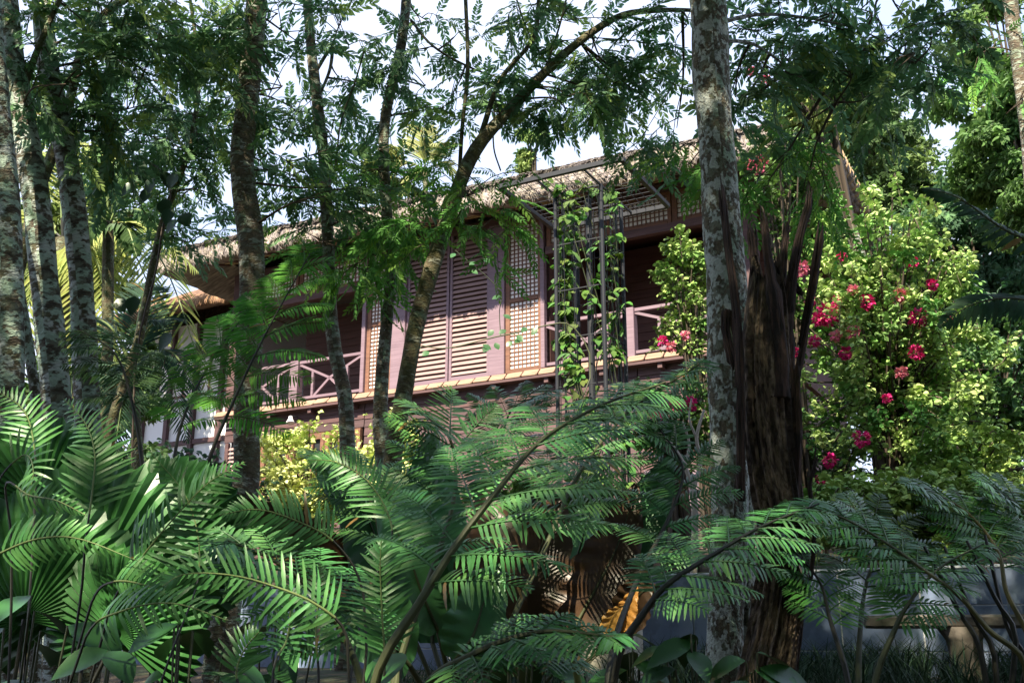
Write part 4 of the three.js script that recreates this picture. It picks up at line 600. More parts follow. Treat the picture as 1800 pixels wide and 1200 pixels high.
function frond1(t, px, d, o, part = 'frond') {   // once-pinnate frond
  const path = curve(px.length && px[0].isVector3 ? px : pathP(px, d), 24), g = new GB(), T = path[24].clone().sub(path[0]).normalize(), N = (o.N ?? V(0, 1, 0.7)).clone(); N.addScaledVector(T, -N.dot(T)).normalize();
  leafRow(g, path, N, o); const L = g.mesh(part, o.mat || M.fern, t);
  const r = o.r ?? 0.006, k0 = Math.max(1, Math.floor((o.t0 ?? 0.06) * 24)); new GB().tube(path.slice(k0), path.slice(k0).map((_, k) => r * (1 - 0.8 * (k + k0) / 24)), 5).mesh('midrib', o.stem || M.stemPale, L);
  new GB().tube(path.slice(0, k0 + 1), path.slice(0, k0 + 1).map((_, k) => r * (1 - 0.8 * k / 24)), 5).mesh('leaf_stalk', M.stemDark, L); return L;
}
function frond2(t, px, d, o) {   // twice-pinnate frond: rachis > pinnae
  const path = curve(px.length && px[0].isVector3 ? px : pathP(px, d), 30), r0 = o.r ?? 0.016;
  const rach = new GB().tube(path, path.map((_, k) => r0 * (1 - 0.8 * k / 30)), 7, 0.05).mesh('frond', o.stem || M.stem, t), np = o.np;
  for (let k = 0; k < np; k++) for (const s of [-1, 1]) {
    const tt = lerp(o.t0 ?? 0.2, 0.99, (k + (s > 0 ? 0.3 : 0.7)) / np), q = lerpV(path, tt), T = lerpV(path, Math.min(1, tt + 0.04)).sub(lerpV(path, Math.max(0, tt - 0.04))).normalize();
    const N = (o.N ?? V(0, 1, 0.6)).clone().addScaledVector(T, 0); N.addScaledVector(T, -N.dot(T)).normalize(); const S = perp(T, N), a = lerp(o.a0 ?? 1.25, 0.5, tt * tt) + rr(-0.12, 0.12);
    const dir = S.clone().multiplyScalar(s * Math.sin(a)).addScaledVector(T, Math.cos(a)).addScaledVector(N, rr(-0.1, 0.1)).normalize(), len = o.L * (o.side ? (s > 0 ? o.side[1] : o.side[0]) : 1) * Math.min(1, 0.62 + 1.6 * (tt - (o.t0 ?? 0.2))) * Math.pow(1 - Math.pow(tt, 3) * 0.8, 1) * rr(0.9, 1.08);
    const pts = []; for (let j = 0; j <= 4; j++) { const x = j / 4; pts.push(q.clone().addScaledVector(dir, len * x).add(V(0, -(o.sag ?? 0.22) * len * x * x + 0.06 * len * x, 0))); }
    const pp = curve(pts, 14), g = new GB(), tone = rr(0.72, 1.25), ye = rr(0.9, 1.3), pc = [o.col[0] * tone * ye, o.col[1] * tone, o.col[2] * tone], PN = V(rr(-0.2, 0.2), 1, 0.35 + rr(-0.3, 0.3)).addScaledVector(N, 0.5); PN.addScaledVector(dir, -PN.dot(dir)).normalize();
    g.col = o.rib ?? [o.col[0] * 0.7, o.col[1] * 0.7, o.col[2] * 0.7]; g.tube(pp, pp.map((_, j) => 0.0042 * (1 - 0.8 * j / 14)), 4, 0, false);
    leafRow(g, pp, PN, { n: Math.max(8, Math.round(len / (o.gap ?? 0.022))), L: o.pl, w: o.pw, ang: 1.25, droop: o.pd ?? 0.22, col: pc, wave: o.wave });
    g.mesh('pinna', o.mat || M.fern, rach);
  }
}
const FG = [0.052, 0.178, 0.048], FG2 = [0.072, 0.215, 0.058], FB = [0.045, 0.135, 0.03];
const foot = (px, py, d) => { const q = P(px, py, d); q.y = groundY(q.x, q.z) - 0.03; return q; };
// giant fern, centre
{
  setSeed(4001); const b = foot(690, 1300, 3.5), t = thing('giant_fern', 'giant fern with long arching olive stem crossing before the broad brown-backed leaves', 'fern', b), o = { np: 8, L: 0.54, pl: 0.13, pw: 0.0125, col: FG, gap: 0.019, wave: true };
  frond2(t, [b, P(655, 1210, 3.05), P(742, 1052, 3.05), P(800, 960, 3.1), P(870, 868, 3.15), P(945, 780, 3.25), P(1050, 715, 3.4), P(1170, 672, 3.55)], 0, { ...o, t0: 0.3, r: 0.017, np: 9 });
  frond2(t, [b, P(640, 1230, 3.3), P(610, 1130, 3.3), P(560, 1050, 3.3), P(480, 985, 3.3), P(400, 950, 3.25)], 0, { ...o, t0: 0.35, L: 0.36, np: 8 });
  frond2(t, [b, P(740, 1220, 3.2), P(830, 1150, 3.1), P(950, 1110, 3.05), P(1090, 1120, 3)], 0, { ...o, t0: 0.4, L: 0.22, np: 8, pl: 0.09 });
  frond2(t, [b, P(700, 1180, 3.9), P(760, 1000, 4), P(800, 860, 4.1), P(790, 770, 4.1), P(740, 725, 4)], 0, { ...o, t0: 0.42, L: 0.5, np: 8, col: FG2 });
  frond2(t, [b, P(860, 1190, 4.1), P(960, 960, 4.4), P(1020, 830, 4.6), P(1110, 720, 4.7), P(1230, 640, 4.7)], 0, { ...o, t0: 0.42, L: 0.5, np: 10, col: FG2, pl: 0.13 });
  frond2(t, [b, P(690, 1100, 4.3), P(670, 950, 4.5), P(640, 860, 4.6), P(560, 800, 4.5)], 0, { ...o, t0: 0.45, L: 0.45, np: 7, col: FG2 });
}
{
  setSeed(4011); const b = foot(1060, 1300, 3.9), t = thing('giant_fern', 'giant fern with dark forked stem reaching across the stump foot', 'fern', b), o = { np: 9, L: 0.42, pl: 0.11, pw: 0.0125, col: FG, gap: 0.0185, stem: M.stemDark, wave: true };
  frond2(t, [b, P(1085, 1160, 3.6), P(1130, 1080, 3.6), P(1168, 1032, 3.6), P(1262, 970, 3.7), P(1340, 925, 3.8), P(1440, 885, 3.9)], 0, { ...o, t0: 0.4, r: 0.017 });
  frond2(t, [b, P(1070, 1190, 3.9), P(1120, 1020, 4.3), P(1180, 900, 4.5), P(1200, 820, 4.6), P(1150, 740, 4.6)], 0, { ...o, t0: 0.45, L: 0.42, np: 7 });
  frond2(t, [b, P(1020, 1220, 3.4), P(1000, 1150, 3.3), P(940, 1130, 3.2), P(860, 1150, 3.1)], 0, { ...o, t0: 0.4, L: 0.25, np: 6, pl: 0.09, stem: M.stemPale });
}
{
  setSeed(4021); const b = foot(1790, 1290, 4.4), t = thing('giant_fern', 'giant fern with olive and amber stems arching across the stone bench', 'fern', b), o = { np: 9, L: 0.38, pl: 0.11, pw: 0.013, col: [0.06, 0.21, 0.035], gap: 0.02 };
  frond2(t, [b, P(1800, 1160, 4.3), P(1740, 1108, 4.3), P(1690, 1050, 4.3), P(1620, 998, 4.4), P(1560, 955, 4.5), P(1470, 905, 4.6), P(1390, 890, 4.6)], 0, { ...o, t0: 0.45, r: 0.015, stem: new THREE.MeshStandardMaterial({ color: C3(0.075, 0.075, 0.028), roughness: 0.6 }) });
  frond2(t, [b, P(1815, 1140, 4.5), P(1770, 1040, 4.6), P(1755, 970, 4.7), P(1700, 900, 4.8), P(1610, 850, 4.8)], 0, { ...o, t0: 0.5, L: 0.45, stem: new THREE.MeshStandardMaterial({ color: C3(0.12, 0.1, 0.03), roughness: 0.6 }) });
  frond2(t, [b, P(1840, 1090, 4.7), P(1830, 980, 4.8), P(1800, 900, 4.9), P(1740, 850, 4.9)], 0, { ...o, t0: 0.5, L: 0.45 });
  for (const [a, c] of [[[1690, 1080], [1625, 960]], [[1716, 1090], [1660, 960]], [[1755, 1060], [1700, 950]], [[1775, 1110], [1732, 940]]]) new GB().tube(curve([b.clone().add(V(-0.1, 0, 0)), P(a[0] + 30, a[1] + 50, 4.4), P(a[0], a[1], 4.45), P(c[0], c[1], 4.5)], 10), [0.014, 0.013, 0.013, 0.012, 0.012, 0.011, 0.01, 0.01, 0.008, 0.008, 0.006], 6, 0.2).mesh('dead_stem', M.stemDark, t);
}
{
  setSeed(4031); const b = foot(1505, 1290, 4.3), t = thing('giant_fern', 'smaller fern with upright pale stem rooted between stump and bench', 'fern', b), o = { np: 7, L: 0.32, pl: 0.105, pw: 0.013, col: [0.058, 0.2, 0.035], gap: 0.02 };
  frond2(t, [b, P(1540, 1195, 4.3), P(1572, 1110, 4.3), P(1592, 1070, 4.3), P(1650, 1000, 4.4), P(1730, 955, 4.5)], 0, { ...o, t0: 0.45 });
  frond2(t, [b, P(1490, 1190, 4.5), P(1460, 1090, 4.6), P(1440, 1020, 4.7), P(1380, 950, 4.7)], 0, { ...o, t0: 0.45, stem: M.stemDark });
  frond2(t, [b, P(1510, 1160, 4.6), P(1520, 1040, 4.8), P(1540, 950, 4.9), P(1500, 890, 4.9)], 0, { ...o, t0: 0.5, L: 0.48, col: [0.06, 0.16, 0.04] });
}
// fern at the left, large once-divided blades
{
  setSeed(4041); const b = foot(60, 1330, 3.3), t = thing('sword_fern', 'broad fern with wavy light-veined fronds in front of the pleated fan palm', 'fern', b), o = { n: 27, L: 0.145, w: 0.0125, col: FG2, wave: true, droop: 0.3, r: 0.005 };
  const f = (px, d, q = {}) => frond1(t, px, d, { ...o, ...q });
  f([b, P(140, 1060, 3.2), P(150, 950, 3.1), P(162, 860, 3.1), P(166, 800, 3.1), P(150, 745, 3.15), P(110, 700, 3.2)], 0, { t0: 0.42, n: 26, N: V(0.1, 0.5, 1), L: 0.165 });
  f([b, P(190, 1080, 3.2), P(225, 1012, 3.1), P(262, 962, 3.05), P(310, 905, 3.05), P(370, 845, 3.05), P(430, 812, 3.1)], 0, { t0: 0.35, n: 28, N: V(-0.1, 0.6, 1), L: 0.165 });
  f([b, P(-60, 1010, 3.0), P(0, 972, 2.9), P(60, 948, 2.85), P(130, 945, 2.8), P(240, 985, 2.75)], 0, { t0: 0.4, L: 0.1, n: 24, col: [0.09, 0.27, 0.07] });
  f([b, P(20, 960, 3.2), P(10, 850, 3.1), P(50, 870, 3.0), P(100, 880, 2.9), P(150, 905, 2.85)], 0, { t0: 0.5, L: 0.09, n: 16, col: [0.09, 0.27, 0.07] });
  f([b, P(-20, 960, 3.3), P(0, 840, 3.2), P(40, 800, 3.2), P(58, 830, 3.1), P(48, 880, 3.1)], 0, { t0: 0.5, n: 14, L: 0.13 });
  f([b, P(160, 1060, 2.9), P(200, 1022, 2.8), P(260, 1030, 2.75), P(310, 1055, 2.7)], 0, { t0: 0.5, L: 0.1, n: 16, col: [0.09, 0.27, 0.07] });
  f([b, P(150, 1120, 2.8), P(210, 1075, 2.7), P(300, 1060, 2.65), P(400, 1090, 2.6)], 0, { t0: 0.35, L: 0.11, n: 20 });
  f([b, P(60, 900, 3.5), P(60, 790, 3.5), P(40, 720, 3.5), P(-20, 680, 3.5)], 0, { t0: 0.5, n: 18 });
  f([b, P(300, 1150, 3.4), P(350, 1000, 3.5), P(330, 880, 3.5), P(260, 790, 3.5)], 0, { t0: 0.5, n: 20, L: 0.16, col: FG });
}
{
  setSeed(4051); const b = foot(560, 1310, 3.0), t = thing('sword_fern', 'fern with bluish arching fronds bending low over the dark brown-backed leaf', 'fern', b), o = { n: 30, L: 0.115, w: 0.0115, col: [0.085, 0.25, 0.075], wave: true, droop: 0.35, r: 0.005 };
  const f = (px, q = {}) => frond1(t, px, 0, { ...o, ...q });
  f([b, P(610, 1120, 2.9), P(560, 1065, 2.85), P(480, 1030, 2.8), P(400, 1010, 2.75), P(320, 1010, 2.7), P(285, 1030, 2.65)], { t0: 0.25 });
  f([b, P(640, 1050, 3.2), P(590, 955, 3.2), P(520, 915, 3.15), P(450, 895, 3.1), P(385, 905, 3.05)], { t0: 0.42, L: 0.13 });
  f([b, P(640, 1060, 3.6), P(690, 940, 3.6), P(650, 850, 3.6), P(590, 812, 3.6), P(540, 808, 3.55)], { t0: 0.45, L: 0.15, n: 30, col: FG2 });
  f([b, P(420, 1210, 2.8), P(415, 1180, 2.8), P(430, 1140, 2.8), P(455, 1110, 2.8)], { t0: 0.4, n: 14, L: 0.11, col: FG });
  f([b, P(480, 1180, 2.9), P(505, 1120, 3.0), P(510, 1060, 3.0), P(505, 1030, 3.0)], { t0: 0.35, n: 16, L: 0.1, N: V(0, 0.2, 1), col: FG });
  f([b, P(560, 1190, 3.2), P(555, 1120, 3.2), P(560, 1040, 3.2), P(562, 990, 3.2)], { t0: 0.35, n: 18, L: 0.11, N: V(0, 0.2, 1), col: FG });
  f([b, P(675, 1190, 3.1), P(672, 1090, 3.1), P(668, 1000, 3.1), P(670, 950, 3.1)], { t0: 0.35, n: 24, L: 0.13, N: V(0, 0.2, 1), col: FG });
}
{
  setSeed(4055); const b = foot(860, 1100, 7.2), t = thing('giant_fern', 'tall fern whose dark fronds screen the siding under the tiled ledge', 'fern', b), o = { np: 8, L: 0.62, pl: 0.15, pw: 0.014, col: [0.05, 0.18, 0.03], gap: 0.02, stem: M.stemDark };
  frond2(t, [b, P(870, 950, 7.3), P(880, 800, 7.4), P(900, 720, 7.4), P(960, 690, 7.3)], 0, { ...o, t0: 0.45 });
  frond2(t, [b, P(900, 950, 7.1), P(980, 820, 7), P(1050, 740, 6.9), P(1140, 700, 6.8)], 0, { ...o, t0: 0.4, col: [0.05, 0.135, 0.035] });
}
// bright tree fern hanging before the annex
{
  setSeed(4061); const b = foot(300, 1000, 6.2), t = thing('tree_fern', 'bright green tree fern with thin black stem beside the tall straight brown trunk', 'fern', b), o = { L: 0.72, pl: 0.17, pw: 0.0145, col: [0.075, 0.29, 0.025], gap: 0.02, stem: M.stemDark, mat: M.fernSoft, sag: 0.35 };
  frond2(t, [b, P(360, 830, 6.1), P(410, 705, 6.1), P(470, 580, 6.1), P(545, 445, 6.1)], 0, { ...o, np: 8, t0: 0.42, r: 0.016, a0: 1.35, N: V(-0.2, 0.5, 1) });
  frond2(t, [b, P(300, 860, 6.3), P(320, 740, 6.4), P(380, 620, 6.5), P(440, 540, 6.5)], 0, { ...o, np: 6, t0: 0.45, L: 0.55, N: V(-0.2, 0.5, 1) });
  frond2(t, [b, P(250, 830, 6.4), P(230, 700, 6.5), P(200, 620, 6.5), P(140, 580, 6.5)], 0, { ...o, np: 7, t0: 0.45, L: 0.5, col: [0.04, 0.12, 0.03] });
}
// palms
function palm(o) { setSeed(o.seed); const b = foot(...o.foot), t = thing('palm', o.label, 'palm', b), top = P(...o.top); new GB().tube(curve([b, b.clone().lerp(top, 0.5).add(V(0.1, 0, 0)), top], 12), o.tr ?? 0.09, 9, 0.1).mesh('trunk', M.barkMoss, t);
  for (const e of o.fronds) { const end = P(...e), m = top.clone().lerp(end, 0.5).add(V(0, top.distanceTo(end) * 0.28, 0)); frond1(t, [top, m, end], 0, { n: o.n ?? 46, L: o.L, w: o.w ?? 0.03, ang: 0.95, droop: o.droop ?? 0.35, col: o.col, mat: M.palm, r: 0.018, N: V(0.1, 1, 0.4), t0: 0.12, fold: 0.3 }); } }
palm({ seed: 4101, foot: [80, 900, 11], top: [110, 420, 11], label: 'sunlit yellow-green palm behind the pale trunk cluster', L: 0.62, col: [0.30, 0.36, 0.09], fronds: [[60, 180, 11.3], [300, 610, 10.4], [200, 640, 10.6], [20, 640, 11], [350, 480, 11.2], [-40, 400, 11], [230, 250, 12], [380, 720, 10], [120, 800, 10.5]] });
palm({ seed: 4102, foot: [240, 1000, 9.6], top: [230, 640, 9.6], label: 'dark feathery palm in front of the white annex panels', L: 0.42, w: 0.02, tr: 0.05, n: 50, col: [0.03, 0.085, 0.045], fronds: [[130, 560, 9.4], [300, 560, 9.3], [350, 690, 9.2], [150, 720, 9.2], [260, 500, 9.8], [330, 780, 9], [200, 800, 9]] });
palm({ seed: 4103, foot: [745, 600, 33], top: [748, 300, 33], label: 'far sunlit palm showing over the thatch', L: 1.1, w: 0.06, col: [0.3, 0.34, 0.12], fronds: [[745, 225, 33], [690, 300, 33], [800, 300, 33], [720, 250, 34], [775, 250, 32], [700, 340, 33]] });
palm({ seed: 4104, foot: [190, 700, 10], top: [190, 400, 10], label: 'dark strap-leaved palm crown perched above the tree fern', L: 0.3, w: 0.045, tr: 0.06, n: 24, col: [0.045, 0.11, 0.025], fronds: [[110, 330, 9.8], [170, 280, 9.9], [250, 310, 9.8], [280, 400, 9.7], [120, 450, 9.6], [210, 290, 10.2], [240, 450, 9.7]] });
// pleated fan palm
{
  setSeed(4201); const b = foot(140, 1330, 4.2), t = thing('fan_palm', 'dark green fan palm with big pleated round leaves behind the wavy fern', 'palm', b);
  for (const [px, py, d, R, tx, ty] of [[150, 950, 4.2, 0.52, -0.15, 0.1], [300, 905, 4.5, 0.42, 0.25, 0.15], [20, 1010, 4.0, 0.5, -0.3, -0.1], [215, 1060, 4.0, 0.34, 0.2, -0.3], [60, 830, 4.6, 0.4, -0.2, 0.2]]) {
    const c = P(px, py, d), up = V(tx, 1, 0.25).normalize(), nrm = V(-tx * 0.4, 0.35 + ty, 1); nrm.addScaledVector(up, -nrm.dot(up)).normalize(); const rt = V(0, 0, 0).crossVectors(up, nrm), c0 = c.clone().addScaledVector(up, -R * 0.35), n = 72, g = new GB(); g.col = [0.03, 0.09, 0.028];
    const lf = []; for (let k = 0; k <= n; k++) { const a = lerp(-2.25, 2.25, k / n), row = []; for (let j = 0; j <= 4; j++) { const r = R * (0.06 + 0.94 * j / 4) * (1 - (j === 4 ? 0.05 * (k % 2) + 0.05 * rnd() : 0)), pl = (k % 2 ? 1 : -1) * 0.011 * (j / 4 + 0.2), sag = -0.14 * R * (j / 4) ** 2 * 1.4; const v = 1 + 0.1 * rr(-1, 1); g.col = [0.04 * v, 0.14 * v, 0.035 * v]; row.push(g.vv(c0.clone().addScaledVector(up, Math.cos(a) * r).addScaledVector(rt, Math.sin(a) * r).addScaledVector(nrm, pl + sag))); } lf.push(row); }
    for (let k = 0; k < n; k++) for (let j = 0; j < 4; j++) g.q(lf[k][j], lf[k + 1][j], lf[k + 1][j + 1], lf[k][j + 1]);
    const L = new THREE.Mesh(g.geo(t.position).toNonIndexed(), M.broad); L.geometry.computeVertexNormals(); L.name = 'fan_leaf'; L.castShadow = L.receiveShadow = true; t.add(L);
    new GB().tube(curve([b, b.clone().lerp(c0, 0.6).add(V(rr(-0.1, 0.1), 0, 0.1)), c0], 8), 0.008, 6).mesh('leaf_stalk', M.stemDark, L);
  }
}
// broad brown-backed leaves
function broadLeaf(t, base, px, W, topc, botc, face, wav = 0.05, name = 'leaf') {   // two shells a few millimetres apart: upper and under side
  const path = curve([P(...px[0]), ...px.slice(1).map(q => P(...q))], 22), T = path[22].clone().sub(path[0]).normalize(), N = face.clone(); N.addScaledVector(T, -N.dot(T)).normalize(); const S = perp(T, N), g = new GB(), ph = rnd() * 9;
  for (const side of [0, 1]) { const st = g.p.length / 3, cc = side ? botc : topc; for (let k = 0; k <= 22; k++) { const u = k / 22, w = W * Math.pow(Math.sin(Math.PI * Math.pow(lerp(0.03, 0.985, u), 0.75)), 0.75) / 2; for (let j = 0; j <= 10; j++) { const e = j / 5 - 1, ed = Math.abs(e), sc = 1 + (ed > 0.9 ? wav * Math.sin(u * 34 + ph) : 0), rib = 0.012 * Math.sin(u * 40 + ed * 4) * ed, q = path[k].clone().addScaledVector(S, e * w * sc).addScaledVector(N, 0.22 * w * ed * ed + rib + wav * 0.8 * w * Math.sin(u * 17 + ph + e) * ed * ed - side * 0.004 * (1 - ed * 0.9)); const v = 1 + 0.22 * N3(u * 7 + ph, e * 3, side * 5); g.col = [cc[0] * v, cc[1] * v, cc[2] * v]; g.vv(q, e, u); } } for (let k = 0; k < 22; k++) for (let j = 0; j < 10; j++) { const a = st + k * 11 + j; side ? g.q(a, a + 11, a + 12, a + 1) : g.q(a, a + 1, a + 12, a + 11); } }
  const L = g.mesh(name, M.broad, t); new GB().tube(path.map((q, k) => q.clone().addScaledVector(N, 0.004)), path.map((_, k) => W * 0.028 * (1 - 0.85 * k / 22)), 6).mesh('midrib', M.stem, L); new GB().tube(curve([base, base.clone().lerp(path[0], 0.5).add(V(0, 0.05, 0.03)), path[0]], 8), W * 0.035, 6).mesh('leaf_stalk', M.stem, L);
}
{
  setSeed(4301); const b = foot(830, 1290, 5), t = thing('broadleaf_plant', 'large plant with scalloped dark leaves showing brown undersides behind the giant ferns', 'plant', b), gr = [0.055, 0.17, 0.06], br = [0.085, 0.047, 0.025], TO = V(0, 0.25, 1);
  const L = (p, W, flip, face = TO, wav = 0.06) => broadLeaf(t, b, p, W, flip ? br : gr, flip ? gr : br, face, wav);
  L([[640, 1040, 4.9], [560, 980, 4.8], [480, 930, 4.7], [400, 875, 4.6]], 0.28, true); L([[700, 1060, 4.8], [670, 980, 4.8], [640, 900, 4.8], [545, 800, 4.8]], 0.34, false, V(0.3, 0.2, 1), 0.03);
  L([[770, 1110, 4.6], [740, 1040, 4.55], [715, 970, 4.5], [660, 870, 4.5]], 0.3, false, V(0.4, 0.3, 1)); L([[860, 1130, 4.6], [862, 1040, 4.6], [870, 960, 4.6], [850, 860, 4.7]], 0.36, true);
  L([[905, 1130, 4.7], [930, 1030, 4.7], [955, 950, 4.75], [985, 870, 4.8]], 0.34, true); L([[960, 1130, 4.9], [1000, 1030, 4.95], [1020, 960, 5], [1045, 880, 5]], 0.34, false, V(-0.5, 0.6, 1)); L([[1000, 1120, 4.7], [1050, 1030, 4.7], [1085, 960, 4.75], [1120, 850, 4.8]], 0.3, true);
  L([[1060, 1080, 4.8], [1110, 960, 4.8], [1145, 880, 4.85], [1180, 800, 4.9]], 0.26, false); L([[760, 1130, 5], [760, 960, 5.1], [755, 860, 5.2], [760, 760, 5.2]], 0.36, false, TO, 0.03); L([[1090, 1110, 4.6], [1110, 1070, 4.55], [1130, 1040, 4.5], [1160, 1030, 4.5]], 0.18, true);
  L([[800, 1160, 4.2], [830, 1120, 4.2], [850, 1060, 4.25], [880, 990, 4.3]], 0.26, false); L([[720, 1170, 4.3], [680, 1120, 4.25], [640, 1080, 4.2], [570, 1070, 4.1]], 0.32, false);
  setSeed(4302); broadLeaf(t, b, [[1085, 1110, 4.4], [1098, 1085, 4.38], [1108, 1060, 4.36], [1120, 1030, 4.36]], 0.09, [0.55, 0.26, 0.06], [0.45, 0.2, 0.05], TO, 0.1, 'dry_leaf'); broadLeaf(t, b, [[1075, 1130, 4.4], [1072, 1100, 4.38], [1085, 1075, 4.36], [1100, 1062, 4.36]], 0.08, [0.6, 0.32, 0.08], [0.45, 0.2, 0.05], TO, 0.1, 'dry_leaf');
}
// low dark broad-leaved ground plants along the foot of the picture
[[40, 1150, 3.4, 'dark broad-leaved plant low under the fan palm'], [330, 1180, 3.8, 'low broad-leaved plant at the log posts below the fan palm'], [480, 1175, 4.1, 'low dark plant below the bluish arching fern'], [900, 1190, 3.9, 'low dark plant below the brown-backed leaves'], [1215, 1180, 4.0, 'dark round-leaved plant at the foot of the pale thick trunk'], [1330, 1230, 3.9, 'low plant at the foot of the dead stump'], [1110, 1200, 4.3, 'low plant below the dry orange leaves'], [170, 1230, 2.9, 'low plant in front of the wavy fern'], [700, 1250, 3.2, 'low plant at the foot of the giant fern']].forEach(([px, py, d, label], k) => {
  setSeed(4400 + k); const b = foot(px, py, d), t = thing('ground_plant', label, 'plant', b); const c = P(px, py, d);
  for (let j = 0; j < 9; j++) { const a = rr(0, 6.28), R = rr(0.1, 0.3), tip = c.clone().add(V(Math.cos(a) * R, rr(-0.15, 0.16), Math.sin(a) * R * 0.6)), q = tip.clone().add(V(-Math.cos(a) * 0.14, 0.03, -Math.sin(a) * 0.1)), g = new GB(); const v = rr(0.6, 1.2); g.col = [0.035 * v, 0.12 * v, 0.03 * v]; blade(g, q, tip.clone().sub(q).normalize(), V(rr(-0.3, 0.3), 1, rr(0.1, 0.8)).normalize(), rr(0.15, 0.24), rr(0.08, 0.13), [0.55, 0.9, 1, 0.85, 0.5, 0], 0.3, 0.2); const L = g.mesh('leaf', M.broad, t); new GB().tube(curve([b, b.clone().lerp(q, 0.6), q], 5), 0.004, 4).mesh('leaf_stalk', M.stem, L); }
});
// fronds and leafy branches entering beside the bougainvillea
{
  setSeed(4501); const b = foot(1990, 1100, 5.2), t = thing('feather_palm', 'dark feathery palm with broad drooping leaflets reaching in front of the bougainvillea', 'palm', b), o = { n: 26, L: 0.2, w: 0.032, col: [0.025, 0.075, 0.035], droop: 0.45, mat: M.fernSoft, stem: M.stem, r: 0.01 };
  for (const [q, x] of [[[[1880, 560], [1790, 525], [1710, 535], [1650, 575]]], [[[1880, 470], [1760, 400], [1680, 345], [1620, 330]], { L: 0.17 }]]) { const p = [b.clone().add(V(0, 1.2, 0)), ...pathP(q, 5)]; frond1(t, p, 0, { ...o, ...x, t0: 0.3, N: V(0.1, 0.8, 0.7) }); }
  new GB().tube([b, b.clone().add(V(0, 1.25, 0))], 0.08, 9, 0.1).mesh('trunk', M.barkMoss, t);
}
makeTree({ seed: 2012, name: 'tree', label: 'rough brown tree whose trunk shows against the bright-leaved background tree', d: 9, mat: M.barkBrown, trunk: [[1772, -30], [1784, 60], [1796, 150], [1815, 330], [1830, 700]], w: [26, 24, 22, 24, 28], up: 2, blobs: [[1740, 90, 50, 60, 40, 9, 1], [1770, 200, 50, 60, 40, 9, 1]] });
// broad-leaved vine by the thin leaning tree
{
  setSeed(4601); const b = foot(260, 900, 8.5), t = thing('broadleaf_vine', 'vine with large heart-shaped dark leaves twining up the thin leaning brown tree', 'vine', b), pts = pathP([[240, 620], [275, 470], [285, 400], [300, 340], [270, 290], [235, 285]], 8.4), st = curve([b, ...pts], 20); new GB().tube(st, 0.009, 5).mesh('stem', M.twig, t);
  for (const [px, py] of [[245, 300], [270, 312], [290, 300], [310, 305], [235, 320], [300, 365], [320, 375], [285, 350], [310, 385], [255, 285], [265, 330], [205, 525], [235, 520], [300, 585]]) { const q = P(px, py, 8.3 + rr(-0.2, 0.2)), g = new GB(), v = rr(0.8, 1.2); g.col = [0.02 * v, 0.06 * v, 0.022 * v]; blade(g, q, V(rr(-0.7, 0.7), -0.8, rr(-0.1, 0.3)).normalize(), V(rr(-0.3, 0.3), 0.4, 1).normalize(), rr(0.13, 0.19), rr(0.1, 0.15), [0.8, 1, 0.8, 0.5, 0], 0.2, 0.15); g.mesh('leaf', M.broad, t); }
}
// climbing spray that dangles before the shutters
{
  setSeed(4611); const b = foot(860, 1000, 13.5), t = thing('shutter_vine', 'thin stray vine with a few heart leaves dangling before the painted posts', 'vine', b); const st = curve([b, P(1040, 640, 13.6), ...pathP([[1000, 570], [960, 572], [910, 585], [880, 590], [800, 610]], 13.5)], 20); new GB().tube(st, 0.01, 5).mesh('stem', M.stem, t); new GB().tube(curve(pathP([[800, 610], [770, 612], [730, 605]], 13.5), 8), 0.008, 5).mesh('stem', M.stem, t); new GB().tube(curve(pathP([[880, 590], [878, 545], [882, 520], [870, 500], [800, 440]], 13.5), 12), 0.006, 4).mesh('stem', M.stem, t);
  for (const [px, py] of [[740, 610], [755, 618], [848, 605], [870, 602], [900, 600], [890, 580], [910, 588], [925, 575], [868, 580], [915, 597], [880, 520], [884, 553], [850, 455], [836, 460], [828, 475], [858, 610], [730, 605], [945, 575], [800, 445]]) { const q = P(px, py, 13.4), g = new GB(), v = rr(0.8, 1.3); g.col = [0.03 * v, 0.085 * v, 0.022 * v]; blade(g, q, V(rr(-0.9, 0.9), -0.4, rr(0, 0.5)).normalize(), V(0, 0.6, 1).normalize(), rr(0.1, 0.15), rr(0.07, 0.11), OVATE, 0.15, 0.15); g.mesh('leaf', M.broad, t); }
}
// bare pale frangipani
{
  setSeed(4621); const b = foot(1215, 950, 10.5), t = thing('frangipani', 'leafless pale grey frangipani with forking branches beside the siding', 'shrub', b); const br = (p, r) => new GB().tube(curve(pathP(p, 10.4), 12), Array.from({ length: 13 }, (_, k) => r * (1 - 0.45 * k / 12)), 7, 0.1).mesh('branch', M.bareBark || (M.bareBark = new THREE.MeshStandardMaterial({ color: C3(0.32, 0.28, 0.23), roughness: 0.9 })), t);
  new GB().tube(curve([b, P(1222, 900, 10.4), P(1218, 860, 10.4)], 8), 0.035, 8, 0.1).mesh('trunk', M.bareBark || (M.bareBark = new THREE.MeshStandardMaterial({ color: C3(0.32, 0.28, 0.23), roughness: 0.9 })), t);
  br([[1218, 862], [1205, 820], [1180, 780], [1150, 750]], 0.026); br([[1218, 862], [1232, 810], [1225, 770], [1238, 720]], 0.026); br([[1205, 820], [1212, 780], [1200, 740]], 0.018); br([[1232, 810], [1248, 780], [1252, 745]], 0.018); br([[1180, 780], [1186, 750], [1178, 725]], 0.014); br([[1225, 770], [1212, 735], [1216, 700]], 0.014);
}
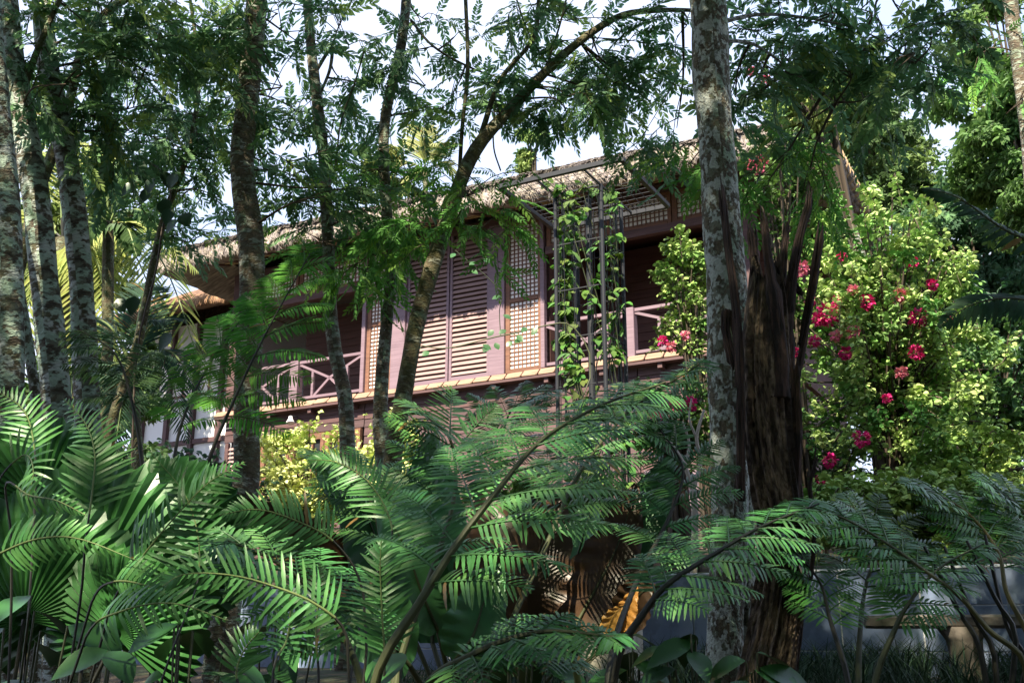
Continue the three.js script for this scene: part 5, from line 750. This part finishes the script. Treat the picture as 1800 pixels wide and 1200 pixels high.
// cream garden pillar, log posts, grass
{
  setSeed(4701); const c = foot(1075, 1100, 6.6), t = thing('cream_pillar', 'cream stained stone pillar half hidden behind the brown-backed leaves', 'pillar', c), top = P(1085, 975, 6.6).y; const m = new THREE.Matrix4().makeRotationY(-YAW);
  new GB().box(c.x, (c.y + top) / 2, c.z, 0.3, top - c.y, 0.3, m, 0.01).mesh('shaft', M.cream, t); new GB().box(c.x, top + 0.03, c.z, 0.36, 0.06, 0.36, m, 0.012).mesh('cap', M.cream, t); new GB().box(c.x, c.y + 0.05, c.z, 0.38, 0.12, 0.38, m, 0.012).mesh('plinth', M.cream, t);
  for (const [px, py, d, r, hgt, lab] of [[148, 1140, 4.9, 0.085, 0.42, 'mottled bare log post under the fan palm leaves'], [302, 1140, 6.6, 0.08, 0.42, 'short pale log post before the tiled wall below the fan palm']]) { const q = P(px, py, d), gy = groundY(q.x, q.z) - 0.05, top2 = Math.max(P(px, py - 60, d).y, gy + hgt); const pts = [0, 1, 2, 3, 4].map(k => V(q.x + 0.01 * Math.sin(k * 2), lerp(gy, top2, k / 4), q.z)); tag(new GB().tube(pts, [r * 1.1, r, r * 0.97, r, r * 0.95], 14, 0.12, true, 0.7).mesh('log_post', M.barkBrown), lab, 'post'); }
  const g = new GB(); for (let k = 0; k < 7; k++) { const a = rr(0, 6.28), l = rr(0.6, 1), b0 = V(rr(-0.1, 0.1), 0, rr(-0.1, 0.1)), v = rr(0.7, 1.2); g.col = [v, v, v]; const d = V(Math.cos(a) * 0.45, 1, Math.sin(a) * 0.45); const A = g.v(b0.x - 0.014, 0, b0.z), B = g.v(b0.x + 0.014, 0, b0.z), m1 = b0.clone().addScaledVector(d, l * 0.6), A2 = g.v(m1.x - 0.011, m1.y, m1.z), B2 = g.v(m1.x + 0.011, m1.y, m1.z), T = g.vv(b0.clone().addScaledVector(d, l).add(V(Math.cos(a) * 0.2, -0.08, Math.sin(a) * 0.2))); g.q(A, B, B2, A2); g.t(A2, B2, T); }
  const inst = new Inst(), geo = g.geo(); for (let k = 0; k < 1500; k++) { const o = Math.pow(rnd(), 1.3) * 2.4 + 0.05, s = rr(-3.2, 2.4), x = WO.x + HU.x * s + HN.x * o, z = WO.z + HU.z * s + HN.z * o, a = rr(0, 6.28), v = rr(0.6, 1.3); inst.add(V(x, groundY(x, z) - 0.01, z), V(Math.cos(a), 0, Math.sin(a)), UP, rr(0.1, 0.34), C3(0.03 * v, 0.065 * v, 0.03 * v)); }
  tag(inst.mesh('grass', geo, M.fernG || (M.fernG = leafM(1, 1, 1, 0.6, 0))), 'tufty dark grass at the foot of the tiled wall and bench', 'grass');
}
renderer.render(scene, camera);
